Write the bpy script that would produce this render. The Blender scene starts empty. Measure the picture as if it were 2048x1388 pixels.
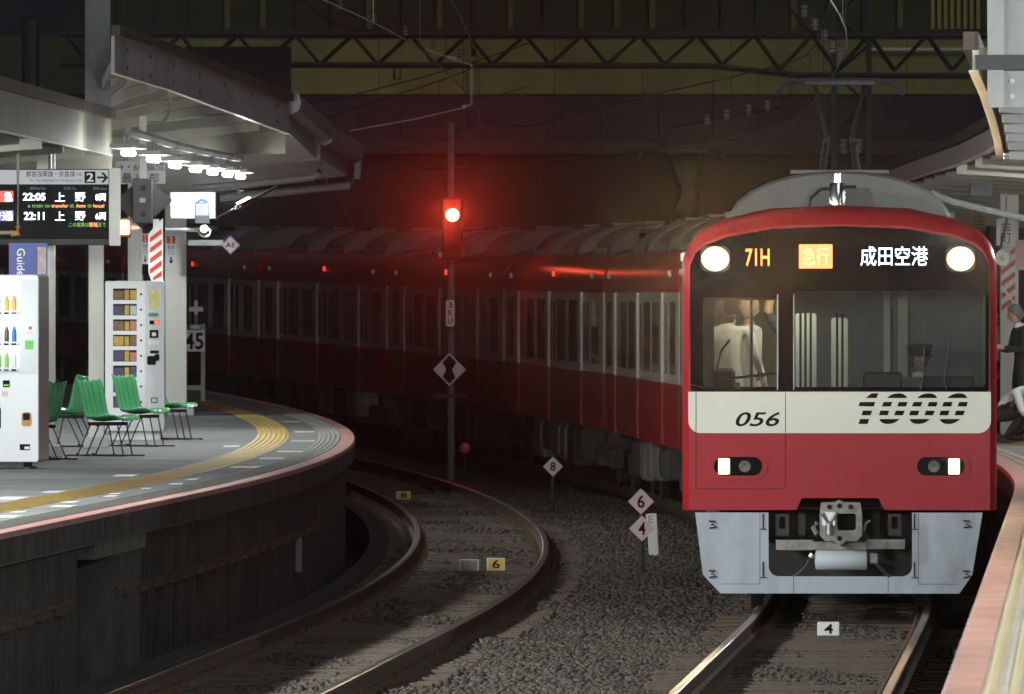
import bpy, bmesh, math, random
import numpy as np
from mathutils import Vector, Matrix
from mathutils.geometry import tessellate_polygon

random.seed(7); rng = np.random.default_rng(11)
S = bpy.context.scene
COL = S.collection
PI = math.pi

# ------------------------------------------------------------------ camera
F = 18440.0          # focal length in photo pixels (2048 wide)
HC = 2.677           # lens height above the rail heads
cam_d = bpy.data.cameras.new('camera'); cam = bpy.data.objects.new('camera', cam_d); COL.objects.link(cam)
cam.location = (0, 0, HC); cam.rotation_euler = (PI/2, 0, 0)
cam_d.sensor_width = 36.0; cam_d.lens = 36.0*F/2048.0
cam_d.shift_y = -(694-623)/2048.0
cam_d.clip_start = 1.0; cam_d.clip_end = 2000.0
cam_d.dof.use_dof = True; cam_d.dof.focus_distance = 82.0; cam_d.dof.aperture_fstop = 13.0
S.camera = cam

# ------------------------------------------------------------------ night sky, faint city glow, exposure
W = bpy.data.worlds.new('World'); S.world = W; W.use_nodes = True
nt = W.node_tree; bg = nt.nodes['Background']
bg.inputs['Color'].default_value = (0.0075, 0.0066, 0.0088, 1); bg.inputs['Strength'].default_value = 0.8
sun_d = bpy.data.lights.new('sun', 'SUN'); sun_d.energy = 0.32; sun_d.angle = math.radians(25); sun_d.color = (0.92, 0.95, 1.0)
sun = bpy.data.objects.new('sun', sun_d); COL.objects.link(sun)
sun.rotation_euler = (math.radians(58), 0, math.radians(16))
S.view_settings.view_transform = 'Standard'; S.view_settings.look = 'None'
S.view_settings.exposure = 0.0; S.view_settings.gamma = 1.0; S.view_settings.use_curve_mapping = False
S.cycles.use_denoising = True
S.cycles.max_bounces = 6; S.cycles.diffuse_bounces = 3; S.cycles.glossy_bounces = 3; S.cycles.transmission_bounces = 6
S.cycles.transparent_max_bounces = 12; S.cycles.sample_clamp_indirect = 4.0
S.cycles.caustics_reflective = False; S.cycles.caustics_refractive = False

# ------------------------------------------------------------------ track geometry
def C(Y):            # centre line of the right-hand track
    x = 1.87 + 0.0615*(Y-64.6)
    if Y > 79: x -= 0.0011*(Y-79)**2
    return x
def slope(Y): return 0.0615 - (0.0022*(Y-79) if Y > 79 else 0.0)
def rise(Y): return 7.2e-5*(Y-115)**2 if Y > 115 else 0.0
def TP(Y, d, z):
    m = slope(Y); n = math.hypot(1, m)
    return Vector((C(Y)+d/n, Y-d*m/n, z+rise(Y)))
def yaw(Y): return -math.atan(slope(Y))
def U(px, py, Y): return Vector(((px-1024)*Y/F, Y, HC-(py-623)*Y/F))
PLAT = 1.097         # platform surface above the rail heads

# ------------------------------------------------------------------ materials
MATS = {}
def mat(name, col, rough=0.6, metal=0.0, var=0.0, scale=6.0, bump=0.0, bscale=40.0, emit=None, estr=0.0,
        coat=0.0, stretch=(1,1,1), dirt=None, dirt_amt=0.0, dirt_scale=2.0, trans=0.0, alpha=1.0, spec=0.5, ior=1.45):
    if name in MATS: return MATS[name]
    m = bpy.data.materials.new(name); m.use_nodes = True
    t = m.node_tree; N = t.nodes; L = t.links; b = N['Principled BSDF']
    b.inputs['Base Color'].default_value = (*col, 1); b.inputs['Roughness'].default_value = rough
    b.inputs['Metallic'].default_value = metal; b.inputs['Specular IOR Level'].default_value = spec
    b.inputs['IOR'].default_value = ior
    if coat: b.inputs['Coat Weight'].default_value = coat; b.inputs['Coat Roughness'].default_value = 0.06
    if trans: b.inputs['Transmission Weight'].default_value = trans
    if alpha < 1: b.inputs['Alpha'].default_value = alpha
    if emit: b.inputs['Emission Color'].default_value = (*emit, 1); b.inputs['Emission Strength'].default_value = estr
    if var or bump or dirt:
        tc = N.new('ShaderNodeTexCoord'); mp = N.new('ShaderNodeMapping'); L.new(tc.outputs['Object'], mp.inputs['Vector'])
        mp.inputs['Scale'].default_value = stretch
    last = None
    if var:
        no = N.new('ShaderNodeTexNoise'); no.inputs['Scale'].default_value = scale; no.inputs['Detail'].default_value = 6
        no.inputs['Roughness'].default_value = 0.65; L.new(mp.outputs['Vector'], no.inputs['Vector'])
        r = N.new('ShaderNodeMapRange'); r.inputs['From Min'].default_value = 0.3; r.inputs['From Max'].default_value = 0.7
        r.inputs['To Min'].default_value = 1-var; r.inputs['To Max'].default_value = 1+var; L.new(no.outputs['Fac'], r.inputs['Value'])
        mx = N.new('ShaderNodeMix'); mx.data_type = 'RGBA'; mx.blend_type = 'MULTIPLY'; mx.inputs['Factor'].default_value = 1
        mx.inputs['A'].default_value = (*col, 1); L.new(r.outputs['Result'], mx.inputs['B']); last = mx.outputs['Result']
        rr = N.new('ShaderNodeMapRange'); rr.inputs['To Min'].default_value = max(0.02, rough-0.1); rr.inputs['To Max'].default_value = min(1, rough+0.12)
        L.new(no.outputs['Fac'], rr.inputs['Value']); L.new(rr.outputs['Result'], b.inputs['Roughness'])
    if dirt:
        n2 = N.new('ShaderNodeTexNoise'); n2.inputs['Scale'].default_value = dirt_scale; n2.inputs['Detail'].default_value = 8
        n2.inputs['Roughness'].default_value = 0.7; L.new(mp.outputs['Vector'], n2.inputs['Vector'])
        r2 = N.new('ShaderNodeMapRange'); r2.inputs['From Min'].default_value = 0.45; r2.inputs['From Max'].default_value = 0.72
        r2.inputs['To Max'].default_value = dirt_amt; L.new(n2.outputs['Fac'], r2.inputs['Value'])
        m2 = N.new('ShaderNodeMix'); m2.data_type = 'RGBA'; L.new(r2.outputs['Result'], m2.inputs['Factor'])
        if last: L.new(last, m2.inputs['A'])
        else: m2.inputs['A'].default_value = (*col, 1)
        m2.inputs['B'].default_value = (*dirt, 1); last = m2.outputs['Result']
    if last: L.new(last, b.inputs['Base Color'])
    if bump:
        nb = N.new('ShaderNodeTexNoise'); nb.inputs['Scale'].default_value = bscale; nb.inputs['Detail'].default_value = 4
        L.new(mp.outputs['Vector'], nb.inputs['Vector'])
        bp = N.new('ShaderNodeBump'); bp.inputs['Strength'].default_value = bump; bp.inputs['Distance'].default_value = 0.02
        L.new(nb.outputs['Fac'], bp.inputs['Height']); L.new(bp.outputs['Normal'], b.inputs['Normal'])
    MATS[name] = m; return m
def emat(name, col, strength): return mat(name, (0.02,0.02,0.02), 0.4, emit=col, estr=strength)

M_ballast = mat('ballast', (0.075,0.068,0.060), 0.95, var=0.55, scale=14, bump=1.0, bscale=22, dirt=(0.05,0.032,0.02), dirt_amt=0.5, dirt_scale=0.6)
M_stone = mat('crushed stone', (0.088,0.075,0.062), 0.9, var=0.75, scale=5, dirt=(0.075,0.045,0.028), dirt_amt=0.6, dirt_scale=0.5)
M_soil = mat('dark soil', (0.04,0.037,0.033), 0.95, var=0.4, scale=1.5, bump=0.4)
M_rail_side = mat('rusty rail side', (0.10,0.060,0.042), 0.7, metal=0.1, var=0.3, scale=8, bump=0.2)
M_rail_top = mat('worn rail head', (0.42,0.40,0.38), 0.34, metal=1.0)
M_sleeper = mat('weathered timber sleeper', (0.135,0.105,0.08), 0.9, var=0.4, scale=9, stretch=(1,8,8), bump=0.5, bscale=30)
M_clip = mat('rusty iron fastening', (0.12,0.07,0.045), 0.75, var=0.3)
M_asphalt = mat('platform asphalt', (0.21,0.21,0.22), 0.78, var=0.16, scale=2.2, bump=0.35, bscale=120, dirt=(0.115,0.115,0.12), dirt_amt=0.75, dirt_scale=0.7)
M_pink = mat('pink edge stone', (0.60,0.30,0.275), 0.42, var=0.22, scale=5, dirt=(0.34,0.17,0.13), dirt_amt=0.8, dirt_scale=2.6, bump=0.2, bscale=60)
M_ribtile = mat('grey ribbed tile', (0.33,0.33,0.30), 0.5, var=0.2, scale=4, dirt=(0.2,0.2,0.18), dirt_amt=0.5, dirt_scale=1.3)
M_ribtile_warm = mat('cream ribbed tile', (0.45,0.42,0.36), 0.34, var=0.2, scale=4, dirt=(0.26,0.24,0.2), dirt_amt=0.6, dirt_scale=2.3)
M_yellow = mat('yellow tactile tile', (0.62,0.43,0.12), 0.5, var=0.14, scale=4, dirt=(0.4,0.3,0.13), dirt_amt=0.5, dirt_scale=1.2)
M_wall = mat('stained platform concrete', (0.09,0.086,0.079), 0.92, var=0.6, scale=4.0, stretch=(1.1,1.1,0.35), bump=0.5, bscale=30, dirt=(0.035,0.03,0.027), dirt_amt=0.85, dirt_scale=1.3)
M_lintel = mat('pale concrete patch', (0.19,0.185,0.17), 0.9, var=0.3, scale=4, stretch=(2,2,0.4), bump=0.3)
M_ledge = mat('rust stained ledge', (0.12,0.085,0.065), 0.9, var=0.4, scale=5)
M_dark = mat('deep shadowed void', (0.015,0.014,0.014), 0.95, var=0.2)  # near-black colour stands in for shade inside recesses; bolts share it
M_whitepaint = mat('white painted steel', (0.74,0.73,0.68), 0.4, var=0.07, scale=2.0, dirt=(0.45,0.42,0.36), dirt_amt=0.3, dirt_scale=1.0, stretch=(1,1,0.3))
M_creamroof = mat('cream canopy sheet', (0.215,0.205,0.165), 0.7, var=0.16, scale=1.2, dirt=(0.12,0.105,0.08), dirt_amt=0.5, dirt_scale=0.9)
M_greyfascia = mat('grey canopy fascia', (0.56,0.56,0.58), 0.55, var=0.13, scale=1.6, dirt=(0.20,0.18,0.16), dirt_amt=0.5, dirt_scale=1.1, stretch=(1,1,0.35))
M_creamrib = mat('dull canopy rib', (0.30,0.29,0.25), 0.65, var=0.15)
M_creamfascia = mat('weathered cream fascia', (0.27,0.255,0.21), 0.6, var=0.15, scale=2, dirt=(0.2,0.16,0.12), dirt_amt=0.6, dirt_scale=1.5, stretch=(1,1,0.25))
M_rustlip = mat('brown rusted flashing', (0.105,0.075,0.062), 0.8, var=0.35, scale=3, bump=0.3)
M_steel = mat('galvanised steel', (0.38,0.39,0.40), 0.45, metal=0.6, var=0.15, scale=5)
M_pipe = mat('grey drain pipe', (0.27,0.275,0.28), 0.35, var=0.1, scale=4)
M_darksteel = mat('dark steel', (0.045,0.045,0.05), 0.55, metal=0.4, var=0.25, scale=4)
M_machine = mat('white machine enamel', (0.72,0.74,0.77), 0.32, var=0.04, scale=1.5, coat=0.2)
M_machinegrey = mat('light grey machine panel', (0.58,0.60,0.63), 0.35, var=0.05, scale=1.5)
M_green = mat('green moulded seat', (0.085,0.35,0.155), 0.22, var=0.08, scale=4, coat=0.5)
M_blackmetal = mat('black iron rod', (0.025,0.025,0.025), 0.5, var=0.2)
M_plate = mat('white sign plate', (0.78,0.77,0.74), 0.4, var=0.05, scale=3)
M_pinkplate = mat('pink marker plate', (0.66,0.46,0.47), 0.45, var=0.10, scale=6)
M_black = mat('black paint', (0.006,0.006,0.007), 0.6, spec=0.15)
M_blue = mat('blue sign panel', (0.03,0.055,0.28), 0.4, var=0.08)
M_redpaint = mat('red sign paint', (0.62,0.045,0.03), 0.45, var=0.08)
M_yellowplate = mat('yellow marker plate', (0.65,0.45,0.04), 0.45, var=0.1)
M_weatherwood = mat('dark boarded fence', (0.012,0.011,0.012), 0.9, var=0.4)
# train
M_red = mat('red train paint', (0.38,0.014,0.024), 0.30, scale=1.0, spec=0.25, dirt=(0.22,0.018,0.022), dirt_amt=0.5, dirt_scale=1.3, stretch=(1,1,0.6))
M_cream = mat('cream train paint', (0.79,0.76,0.66), 0.17, scale=1.0, spec=0.5, bump=0.035, bscale=1.6, dirt=(0.5,0.47,0.4), dirt_amt=0.25, dirt_scale=1.4)
M_roof = mat('grey train roof', (0.115,0.115,0.11), 0.75, var=0.2, scale=1.5, dirt=(0.10,0.10,0.10), dirt_amt=0.5)
M_skirt = mat('grey skirt paint', (0.42,0.46,0.53), 0.40, var=0.08, scale=1.4, dirt=(0.20,0.205,0.22), dirt_amt=0.65, dirt_scale=1.6, stretch=(1,1,0.45))
M_mask = mat('black glass surround', (0.008,0.008,0.010), 0.015)
M_sideglass = mat('dark side window', (0.012,0.013,0.015), 0.05)
M_seam = mat('panel seam', (0.02,0.015,0.015), 0.8)
M_under = mat('grimy underframe', (0.07,0.068,0.066), 0.75, var=0.35, scale=4, dirt=(0.035,0.03,0.027), dirt_amt=0.6)
M_underlight = mat('dusty coupler steel', (0.30,0.28,0.26), 0.6, metal=0.3, var=0.35, scale=8, dirt=(0.08,0.07,0.06), dirt_amt=0.7, dirt_scale=5)
M_tank = mat('pale air cylinder', (0.55,0.58,0.63), 0.45, var=0.08, scale=4)
M_rim = mat('silver window trim', (0.5,0.5,0.52), 0.3, metal=0.8, var=0.1)
M_interior = mat('cab interior grey', (0.20,0.20,0.20), 0.6, var=0.12)
M_interiorcream = mat('saloon cream lining', (0.58,0.54,0.42), 0.5, var=0.06)
M_chrome = mat('bright metal', (0.7,0.72,0.75), 0.18, metal=1.0, var=0.05)
def glass_mat():
    m = bpy.data.materials.new('windscreen glass'); m.use_nodes = True
    t = m.node_tree; N = t.nodes; L = t.links; N.remove(N['Principled BSDF'])
    out = N['Material Output']; tr = N.new('ShaderNodeBsdfTransparent'); gl = N.new('ShaderNodeBsdfGlossy'); mx = N.new('ShaderNodeMixShader')
    tr.inputs['Color'].default_value = (0.80,0.83,0.83,1); gl.inputs['Roughness'].default_value = 0.015
    fr = N.new('ShaderNodeFresnel'); fr.inputs['IOR'].default_value = 1.6
    L.new(fr.outputs['Fac'], mx.inputs['Fac']); L.new(tr.outputs[0], mx.inputs[1]); L.new(gl.outputs[0], mx.inputs[2]); df = N.new('ShaderNodeBsdfDiffuse'); df.inputs['Color'].default_value = (0.7,0.7,0.68,1); m2 = N.new('ShaderNodeMixShader'); m2.inputs['Fac'].default_value = 0.022  # thin diffuse veil imitates hazy reflections on the glass
    L.new(mx.outputs[0], m2.inputs[1]); L.new(df.outputs[0], m2.inputs[2]); L.new(m2.outputs[0], out.inputs['Surface'])
    return m
M_glass = glass_mat()
# lit things
E_tube = emat('lit fluorescent tube', (0.95,1.0,0.97), 14)
E_head = emat('lit headlamp', (1.0,0.80,0.50), 16)
def lens_mat():
    m = mat('lit headlamp lens', (0.02,0.02,0.02), 0.3, emit=(1,1,1), estr=1); t = m.node_tree; N = t.nodes; L = t.links; b = N['Principled BSDF']
    tc = N.new('ShaderNodeTexCoord'); ln = N.new('ShaderNodeVectorMath'); ln.operation = 'LENGTH'; L.new(tc.outputs['Object'], ln.inputs[0])
    cr = N.new('ShaderNodeValToRGB'); mr = N.new('ShaderNodeMapRange'); mr.inputs['From Min'].default_value = 0.06; mr.inputs['From Max'].default_value = 0.112
    L.new(ln.outputs['Value'], mr.inputs['Value']); L.new(mr.outputs['Result'], cr.inputs['Fac'])
    cr.color_ramp.elements[0].color = (1.0,0.86,0.60,1); cr.color_ramp.elements[1].color = (1.0,0.42,0.10,1); L.new(cr.outputs['Color'], b.inputs['Emission Color'])
    m2 = N.new('ShaderNodeMapRange'); m2.inputs['From Min'].default_value = 0.07; m2.inputs['From Max'].default_value = 0.11; m2.inputs['To Min'].default_value = 18; m2.inputs['To Max'].default_value = 1.6
    L.new(ln.outputs['Value'], m2.inputs['Value']); L.new(m2.outputs['Result'], b.inputs['Emission Strength']); return m
E_head = lens_mat()
E_headrim = emat('glowing headlamp rim', (1.0,0.50,0.16), 1.3)
E_marker = emat('lit marker lamp', (1.0,0.80,0.46), 2.4)
E_red = emat('lit red signal lens', (1.0,0.10,0.035), 60)
E_amber = emat('lit amber lamp', (1.0,0.30,0.06), 14)
E_ledw = emat('white led text', (0.80,0.88,1.0), 3.2)
E_ledo = emat('orange led text', (1.0,0.26,0.05), 2.6)
E_ledg = emat('green led text', (0.25,0.75,0.06), 0.75)
E_leddim = emat('dim white print', (0.6,0.6,0.62), 0.25)
E_ledred = emat('red led block', (1.0,0.06,0.04), 1.2)
E_ledviolet = emat('violet led block', (0.22,0.18,0.62), 1.0)
E_service = emat('orange service display', (1.0,0.36,0.12), 1.9)
E_box = emat('lit sign face', (1.0,1.0,1.0), 2.4)
E_vend = emat('lit drinks window', (0.82,0.90,1.0), 1.25)
E_sign = emat('backlit direction panel', (0.80,0.84,0.90), 0.42)
E_saloon = emat('lit saloon ceiling tube', (1.0,0.95,0.75), 6)

# ------------------------------------------------------------------ mesh helpers
class MB:
    def __init__(s): s.v = []; s.f = []; s.m = []
    def add(s, vs, fs, mi=0):
        o = len(s.v); s.v += [tuple(p) for p in vs]; s.f += [tuple(i+o for i in f) for f in fs]; s.m += [mi]*len(fs); return s
    def box(s, x0, x1, y0, y1, z0, z1, mi=0):
        vs = [(x0,y0,z0),(x1,y0,z0),(x1,y1,z0),(x0,y1,z0),(x0,y0,z1),(x1,y0,z1),(x1,y1,z1),(x0,y1,z1)]
        return s.add(vs, [(3,2,1,0),(4,5,6,7),(0,1,5,4),(1,2,6,5),(2,3,7,6),(3,0,4,7)], mi)
    def cbox(s, x0, x1, y0, y1, z0, z1, c=0.01, mi=0):      # box with chamfered vertical edges and top
        a = [(x0+c,y0),(x1-c,y0),(x1,y0+c),(x1,y1-c),(x1-c,y1),(x0+c,y1),(x0,y1-c),(x0,y0+c)]
        cx, cy = (x0+x1)/2, (y0+y1)/2
        def sh(k): return [(cx+(x-cx)*(1-k/max(1e-6,(x1-x0)/2)), cy+(y-cy)*(1-k/max(1e-6,(y1-y0)/2))) for x,y in a]
        rings = [[(x,y,z0+c) for x,y in a],[(x,y,z1-c) for x,y in a],[(x,y,z1) for x,y in sh(c)]]
        rings.insert(0, [(x,y,z0) for x,y in sh(c)])
        return s.loft(rings, True, True, mi)
    def loft(s, rings, cap0=True, cap1=True, mi=0):
        n = len(rings[0]); vs = [p for r in rings for p in r]; fs = []
        for k in range(len(rings)-1):
            for i in range(n):
                j = (i+1) % n; fs.append((k*n+i, k*n+j, (k+1)*n+j, (k+1)*n+i))
        if cap0: fs.append(tuple(reversed(range(n))))
        if cap1: fs.append(tuple(range((len(rings)-1)*n, len(rings)*n)))
        return s.add(vs, fs, mi)
    def tube(s, pts, r, n=8, mi=0, caps=True):
        pts = [Vector(p) for p in pts]; rings = []
        rs = r if isinstance(r, (list, tuple)) else [r]*len(pts)
        for i, p in enumerate(pts):
            a = pts[max(0,i-1)]; b = pts[min(len(pts)-1,i+1)]; t = (b-a).normalized()
            up = Vector((0,0,1)) if abs(t.z) < 0.95 else Vector((1,0,0))
            e = t.cross(up).normalized(); g = e.cross(t).normalized()
            rings.append([p+rs[i]*(math.cos(2*PI*k/n)*e+math.sin(2*PI*k/n)*g) for k in range(n)])
        return s.loft(rings, caps, caps, mi)
    def cyl(s, c, axis, r0, r1, h, n=16, mi=0):
        c = Vector(c); ax = Vector(axis).normalized()
        return s.tube([c, c+ax*h], [r0, r1], n, mi)
    def lathe(s, c, prof, n=20, axis='z', mi=0):           # prof: (r, h)
        rings = []
        for r, h in prof:
            ring = []
            for k in range(n):
                a = 2*PI*k/n; x, y = r*math.cos(a), r*math.sin(a)
                q = (x,y,h) if axis == 'z' else ((x,h,y) if axis == 'y' else (h,x,y))
                ring.append((c[0]+q[0], c[1]+q[1], c[2]+q[2]))
            rings.append(ring)
        return s.loft(rings, True, True, mi)
    def plate(s, outline, y0, y1, holes=(), mi=0):         # outline in (x,z), extruded from y0 to y1
        polys = [[Vector((x,z,0)) for x,z in outline]] + [[Vector((x,z,0)) for x,z in h] for h in holes]
        flat = [p for q in polys for p in q]; tris = tessellate_polygon(polys); n = len(flat); o = len(s.v)
        vs = [(p.x,y0,p.y) for p in flat] + [(p.x,y1,p.y) for p in flat]; fs = []
        for t in tris: fs.append(tuple(t)); fs.append(tuple(i+n for i in reversed(t)))
        k = 0
        for q in polys:
            l = len(q)
            for i in range(l): a, b = k+i, k+(i+1) % l; fs.append((a,b,b+n,a+n))
            k += l
        return s.add(vs, fs, mi)
    def mesh(s, name, mats, smooth=False):
        me = bpy.data.meshes.new(name); me.from_pydata(s.v, [], s.f); me.update()
        bm = bmesh.new(); bm.from_mesh(me); bmesh.ops.recalc_face_normals(bm, faces=bm.faces); bm.to_mesh(me); bm.free()
        for q in (mats if isinstance(mats, (list,tuple)) else [mats]): me.materials.append(q)
        if len(me.polygons) == len(s.m) and any(s.m): me.polygons.foreach_set('material_index', s.m)
        if smooth:
            me.polygons.foreach_set('use_smooth', [True]*len(me.polygons))
            try: me.set_sharp_from_angle(angle=math.radians(38))
            except Exception: pass
        return me
    def build(s, name, mats, parent=None, smooth=False):
        return link(name, s.mesh(name, mats, smooth), parent)
def link(name, me, parent=None):
    o = bpy.data.objects.new(name, me); COL.objects.link(o)
    if parent: o.parent = parent
    return o
def thing(name, label, cat, loc=(0,0,0), rz=0.0, group=None):
    o = bpy.data.objects.new(name, None); COL.objects.link(o); o.location = loc; o.rotation_euler = (0,0,rz); o.empty_display_size = 0.1
    return tag(o, label, cat, group)
def tag(o, label, cat, group=None):
    o['label'] = label; o['category'] = cat
    if group: o['group'] = group
    return o
def struct(o): o['kind'] = 'structure'; return o
def stuff(o): o['kind'] = 'stuff'; return o
def dup(root, loc=None, rz=None, label=None):
    def cp(o, par):
        c = o.copy(); COL.objects.link(c); c.parent = par
        for ch in o.children: cp(ch, c)
        return c
    r = cp(root, None)
    if loc is not None: r.location = loc
    if rz is not None: r.rotation_euler = (0,0,rz)
    if label: r['label'] = label
    return r
def sweep(mb, prof, Y0, Y1, step=1.5, closed=True, mi=0):  # prof: (d, z) cross-section carried along the track
    n = max(1, int(round((Y1-Y0)/step))); rings = []
    for i in range(n+1):
        Y = Y0+(Y1-Y0)*i/n; rings.append([TP(Y,d,z) for d,z in prof])
    if closed: return mb.loft(rings, True, True, mi)
    k = len(prof); vs = [p for r in rings for p in r]; fs = []
    for a in range(n):
        for i in range(k-1): fs.append((a*k+i, a*k+i+1, (a+1)*k+i+1, (a+1)*k+i))
    return mb.add(vs, fs, mi)
def rect(d0, d1, z0, z1): return [(d0,z0),(d1,z0),(d1,z1),(d0,z1)]
_tc = {}
def text_me(txt, bold=0.0, shear=0.0, extr=0.0):
    key = (txt, bold, shear)
    if key in _tc: return _tc[key]
    cu = bpy.data.curves.new('lettering', 'FONT'); cu.body = txt; cu.size = 1.0; cu.offset = bold; cu.shear = shear
    cu.resolution_u = 4; cu.fill_mode = 'FRONT'
    ob = bpy.data.objects.new('lettering', cu); COL.objects.link(ob)
    dg = bpy.context.evaluated_depsgraph_get(); me = bpy.data.meshes.new_from_object(ob.evaluated_get(dg))
    bpy.data.objects.remove(ob); bpy.data.curves.remove(cu)
    n = len(me.vertices); co = np.zeros(n*3); me.vertices.foreach_get('co', co); co = co.reshape(-1,3)[:, :2]
    fs = [tuple(p.vertices) for p in me.polygons]; bpy.data.meshes.remove(me)
    _tc[key] = (co, fs); return _tc[key]
def letters(txt, x0, x1, z0, z1, y, material, parent, bold=0.0, shear=0.0, name='lettering', rot=False, stripes=None):
    """flat lettering facing -y, fitted to a rectangle of its thing's local frame"""
    co, fs = text_me(txt, bold, shear)
    if len(co) == 0: return None
    a, b = co.min(0), co.max(0); q = (co-a)/np.maximum(b-a, 1e-6)
    if rot: q = np.c_[q[:,1], 1-q[:,0]]
    vs = [(x0+(x1-x0)*p[0], y, z0+(z1-z0)*p[1]) for p in q]
    if stripes:
        out = MB()
        for s0, s1 in stripes:
            bm = bmesh.new(); bv = [bm.verts.new(p) for p in vs]
            for f in fs:
                try: bm.faces.new([bv[i] for i in f])
                except ValueError: pass
            for zz, nn in ((z0+(z1-z0)*s0, (0,0,-1)), (z0+(z1-z0)*s1, (0,0,1))):
                bmesh.ops.bisect_plane(bm, geom=bm.verts[:]+bm.edges[:]+bm.faces[:], plane_co=(0,0,zz), plane_no=nn, clear_outer=True)
            bm.verts.index_update(); out.add([v.co[:] for v in bm.verts], [tuple(v.index for v in f.verts) for f in bm.faces]); bm.free()
        return out.build(name, material, parent)
    return MB().add(vs, fs).build(name, material, parent)
def rrect(x0, x1, z0, z1, r, n=5, corners=(1,1,1,1)):      # bl, br, tr, tl
    out = []
    for (cx,cz,a0,on,px,pz) in ((x0+r,z0+r,PI,corners[0],x0,z0),(x1-r,z0+r,1.5*PI,corners[1],x1,z0),(x1-r,z1-r,0,corners[2],x1,z1),(x0+r,z1-r,0.5*PI,corners[3],x0,z1)):
        if on: out += [(cx+r*math.cos(a0+0.5*PI*k/n), cz+r*math.sin(a0+0.5*PI*k/n)) for k in range(n+1)]
        else: out.append((px,pz))
    return out
def lamp(name, loc, power, col, radius=0.08, kind='POINT', parent=None, **kw):
    d = bpy.data.lights.new(name, kind); d.energy = power; d.color = col
    if kind in ('POINT','SPOT'): d.shadow_soft_size = radius
    for k, v in kw.items(): setattr(d, k, v)
    o = bpy.data.objects.new(name, d); COL.objects.link(o); o.location = loc
    if parent: o.parent = parent
    return o

# ================================================================== THE SETTING
# ---- ground and ballast bed
g = MB(); nx, ny = 24, 40
gx = np.linspace(-260, 260, nx+1); gy = np.linspace(-75, 430, ny+1)
g.add([(x,y,-0.62+(0.0 if y < 115 else min(7.2e-5*(y-115)**2, 0.9))) for y in gy for x in gx],
      [(j*(nx+1)+i, j*(nx+1)+i+1, (j+1)*(nx+1)+i+1, (j+1)*(nx+1)+i) for j in range(ny) for i in range(nx)])
struct(g.build('ground', M_soil))
def bed_z(d, Y):
    e = min(abs(d), abs(d+3.98)); z = -0.185
    if -2.9 < d < -1.1: z -= 0.0
    return z + 0.035*math.sin(Y*0.9+d*2.1)*math.sin(Y*0.37-d*1.3)
b = MB(); ds = np.linspace(-5.3, 1.75, 48); Ys = np.concatenate([np.arange(30,150,0.4), np.arange(150,262,2.5)])
b.add([TP(Y, d, bed_z(d,Y)+random.uniform(-0.018,0.018)) for Y in Ys for d in ds],
      [(j*len(ds)+i, j*len(ds)+i+1, (j+1)*len(ds)+i+1, (j+1)*len(ds)+i) for j in range(len(Ys)-1) for i in range(len(ds)-1)])
struct(b.build('ballast_bed', M_ballast, smooth=True))

def stones(name, specs):
    base = np.array([(1,0,0),(-1,0,0),(0,1,0),(0,-1,0),(0,0,1),(0,0,-1),(.62,.62,.5),(-.6,.58,-.55)], float)
    tri = np.array([(0,2,6),(2,4,6),(4,0,6),(2,1,4),(1,3,4),(3,0,4),(2,0,5),(1,2,7),(2,5,7),(5,1,7),(3,1,5),(0,3,5)])
    V = []
    for d0, d1, Y0, Y1, dens, sz in specs:
        n = int((d1-d0)*(Y1-Y0)*dens)
        d = rng.uniform(d0,d1,n); Y = rng.uniform(Y0,Y1,n)
        cx = 1.87+0.0615*(Y-64.6)-np.where(Y>79,0.0011*(Y-79)**2,0); m = 0.0615-np.where(Y>79,0.0022*(Y-79),0)
        z = -0.185+0.035*np.sin(Y*0.9+d*2.1)*np.sin(Y*0.37-d*1.3)+np.where(Y>115,7.2e-5*(Y-115)**2,0)
        s = rng.uniform(0.6,1.25,n)*sz
        P = np.stack([cx+d, Y-d*m, z+s*rng.uniform(-0.1,0.55,n)],1)
        jit = base[None]*rng.uniform(0.7,1.3,(n,8,3)); A = rng.normal(size=(n,3,3)); Q = np.linalg.qr(A)[0]
        V.append(np.einsum('nij,nkj->nki',Q,jit)*s[:,None,None]*np.array([1.1,1.1,0.8])+P[:,None,:])
    V = np.concatenate(V); n = len(V)
    Fm = (tri[None]+8*np.arange(n)[:,None,None]).reshape(-1,3)
    me = bpy.data.meshes.new(name); me.vertices.add(n*8); me.vertices.foreach_set('co', V.reshape(-1))
    me.loops.add(len(Fm)*3); me.loops.foreach_set('vertex_index', Fm.reshape(-1).astype(np.int32))
    me.polygons.add(len(Fm)); me.polygons.foreach_set('loop_start', np.arange(0,len(Fm)*3,3,dtype=np.int32)); me.update(calc_edges=True)
    me.materials.append(M_stone); return link(name, me)
o = stuff(stones('ballast_stones', [(-3.05,-0.95,60,84,380,0.026),(-3.1,-1.0,84,150,130,0.029),(-4.55,-3.4,58,84,240,0.025),(-4.6,-3.35,84,142,60,0.038),
    (-0.6,0.6,60,86,260,0.024),(-1.4,-0.85,60,86,380,0.026),(0.85,1.45,58,86,170,0.032),(-5.2,-4.85,60,110,80,0.032)]))
tag(o, 'grey crushed stone ballast spread around the rails', 'ballast')

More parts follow.
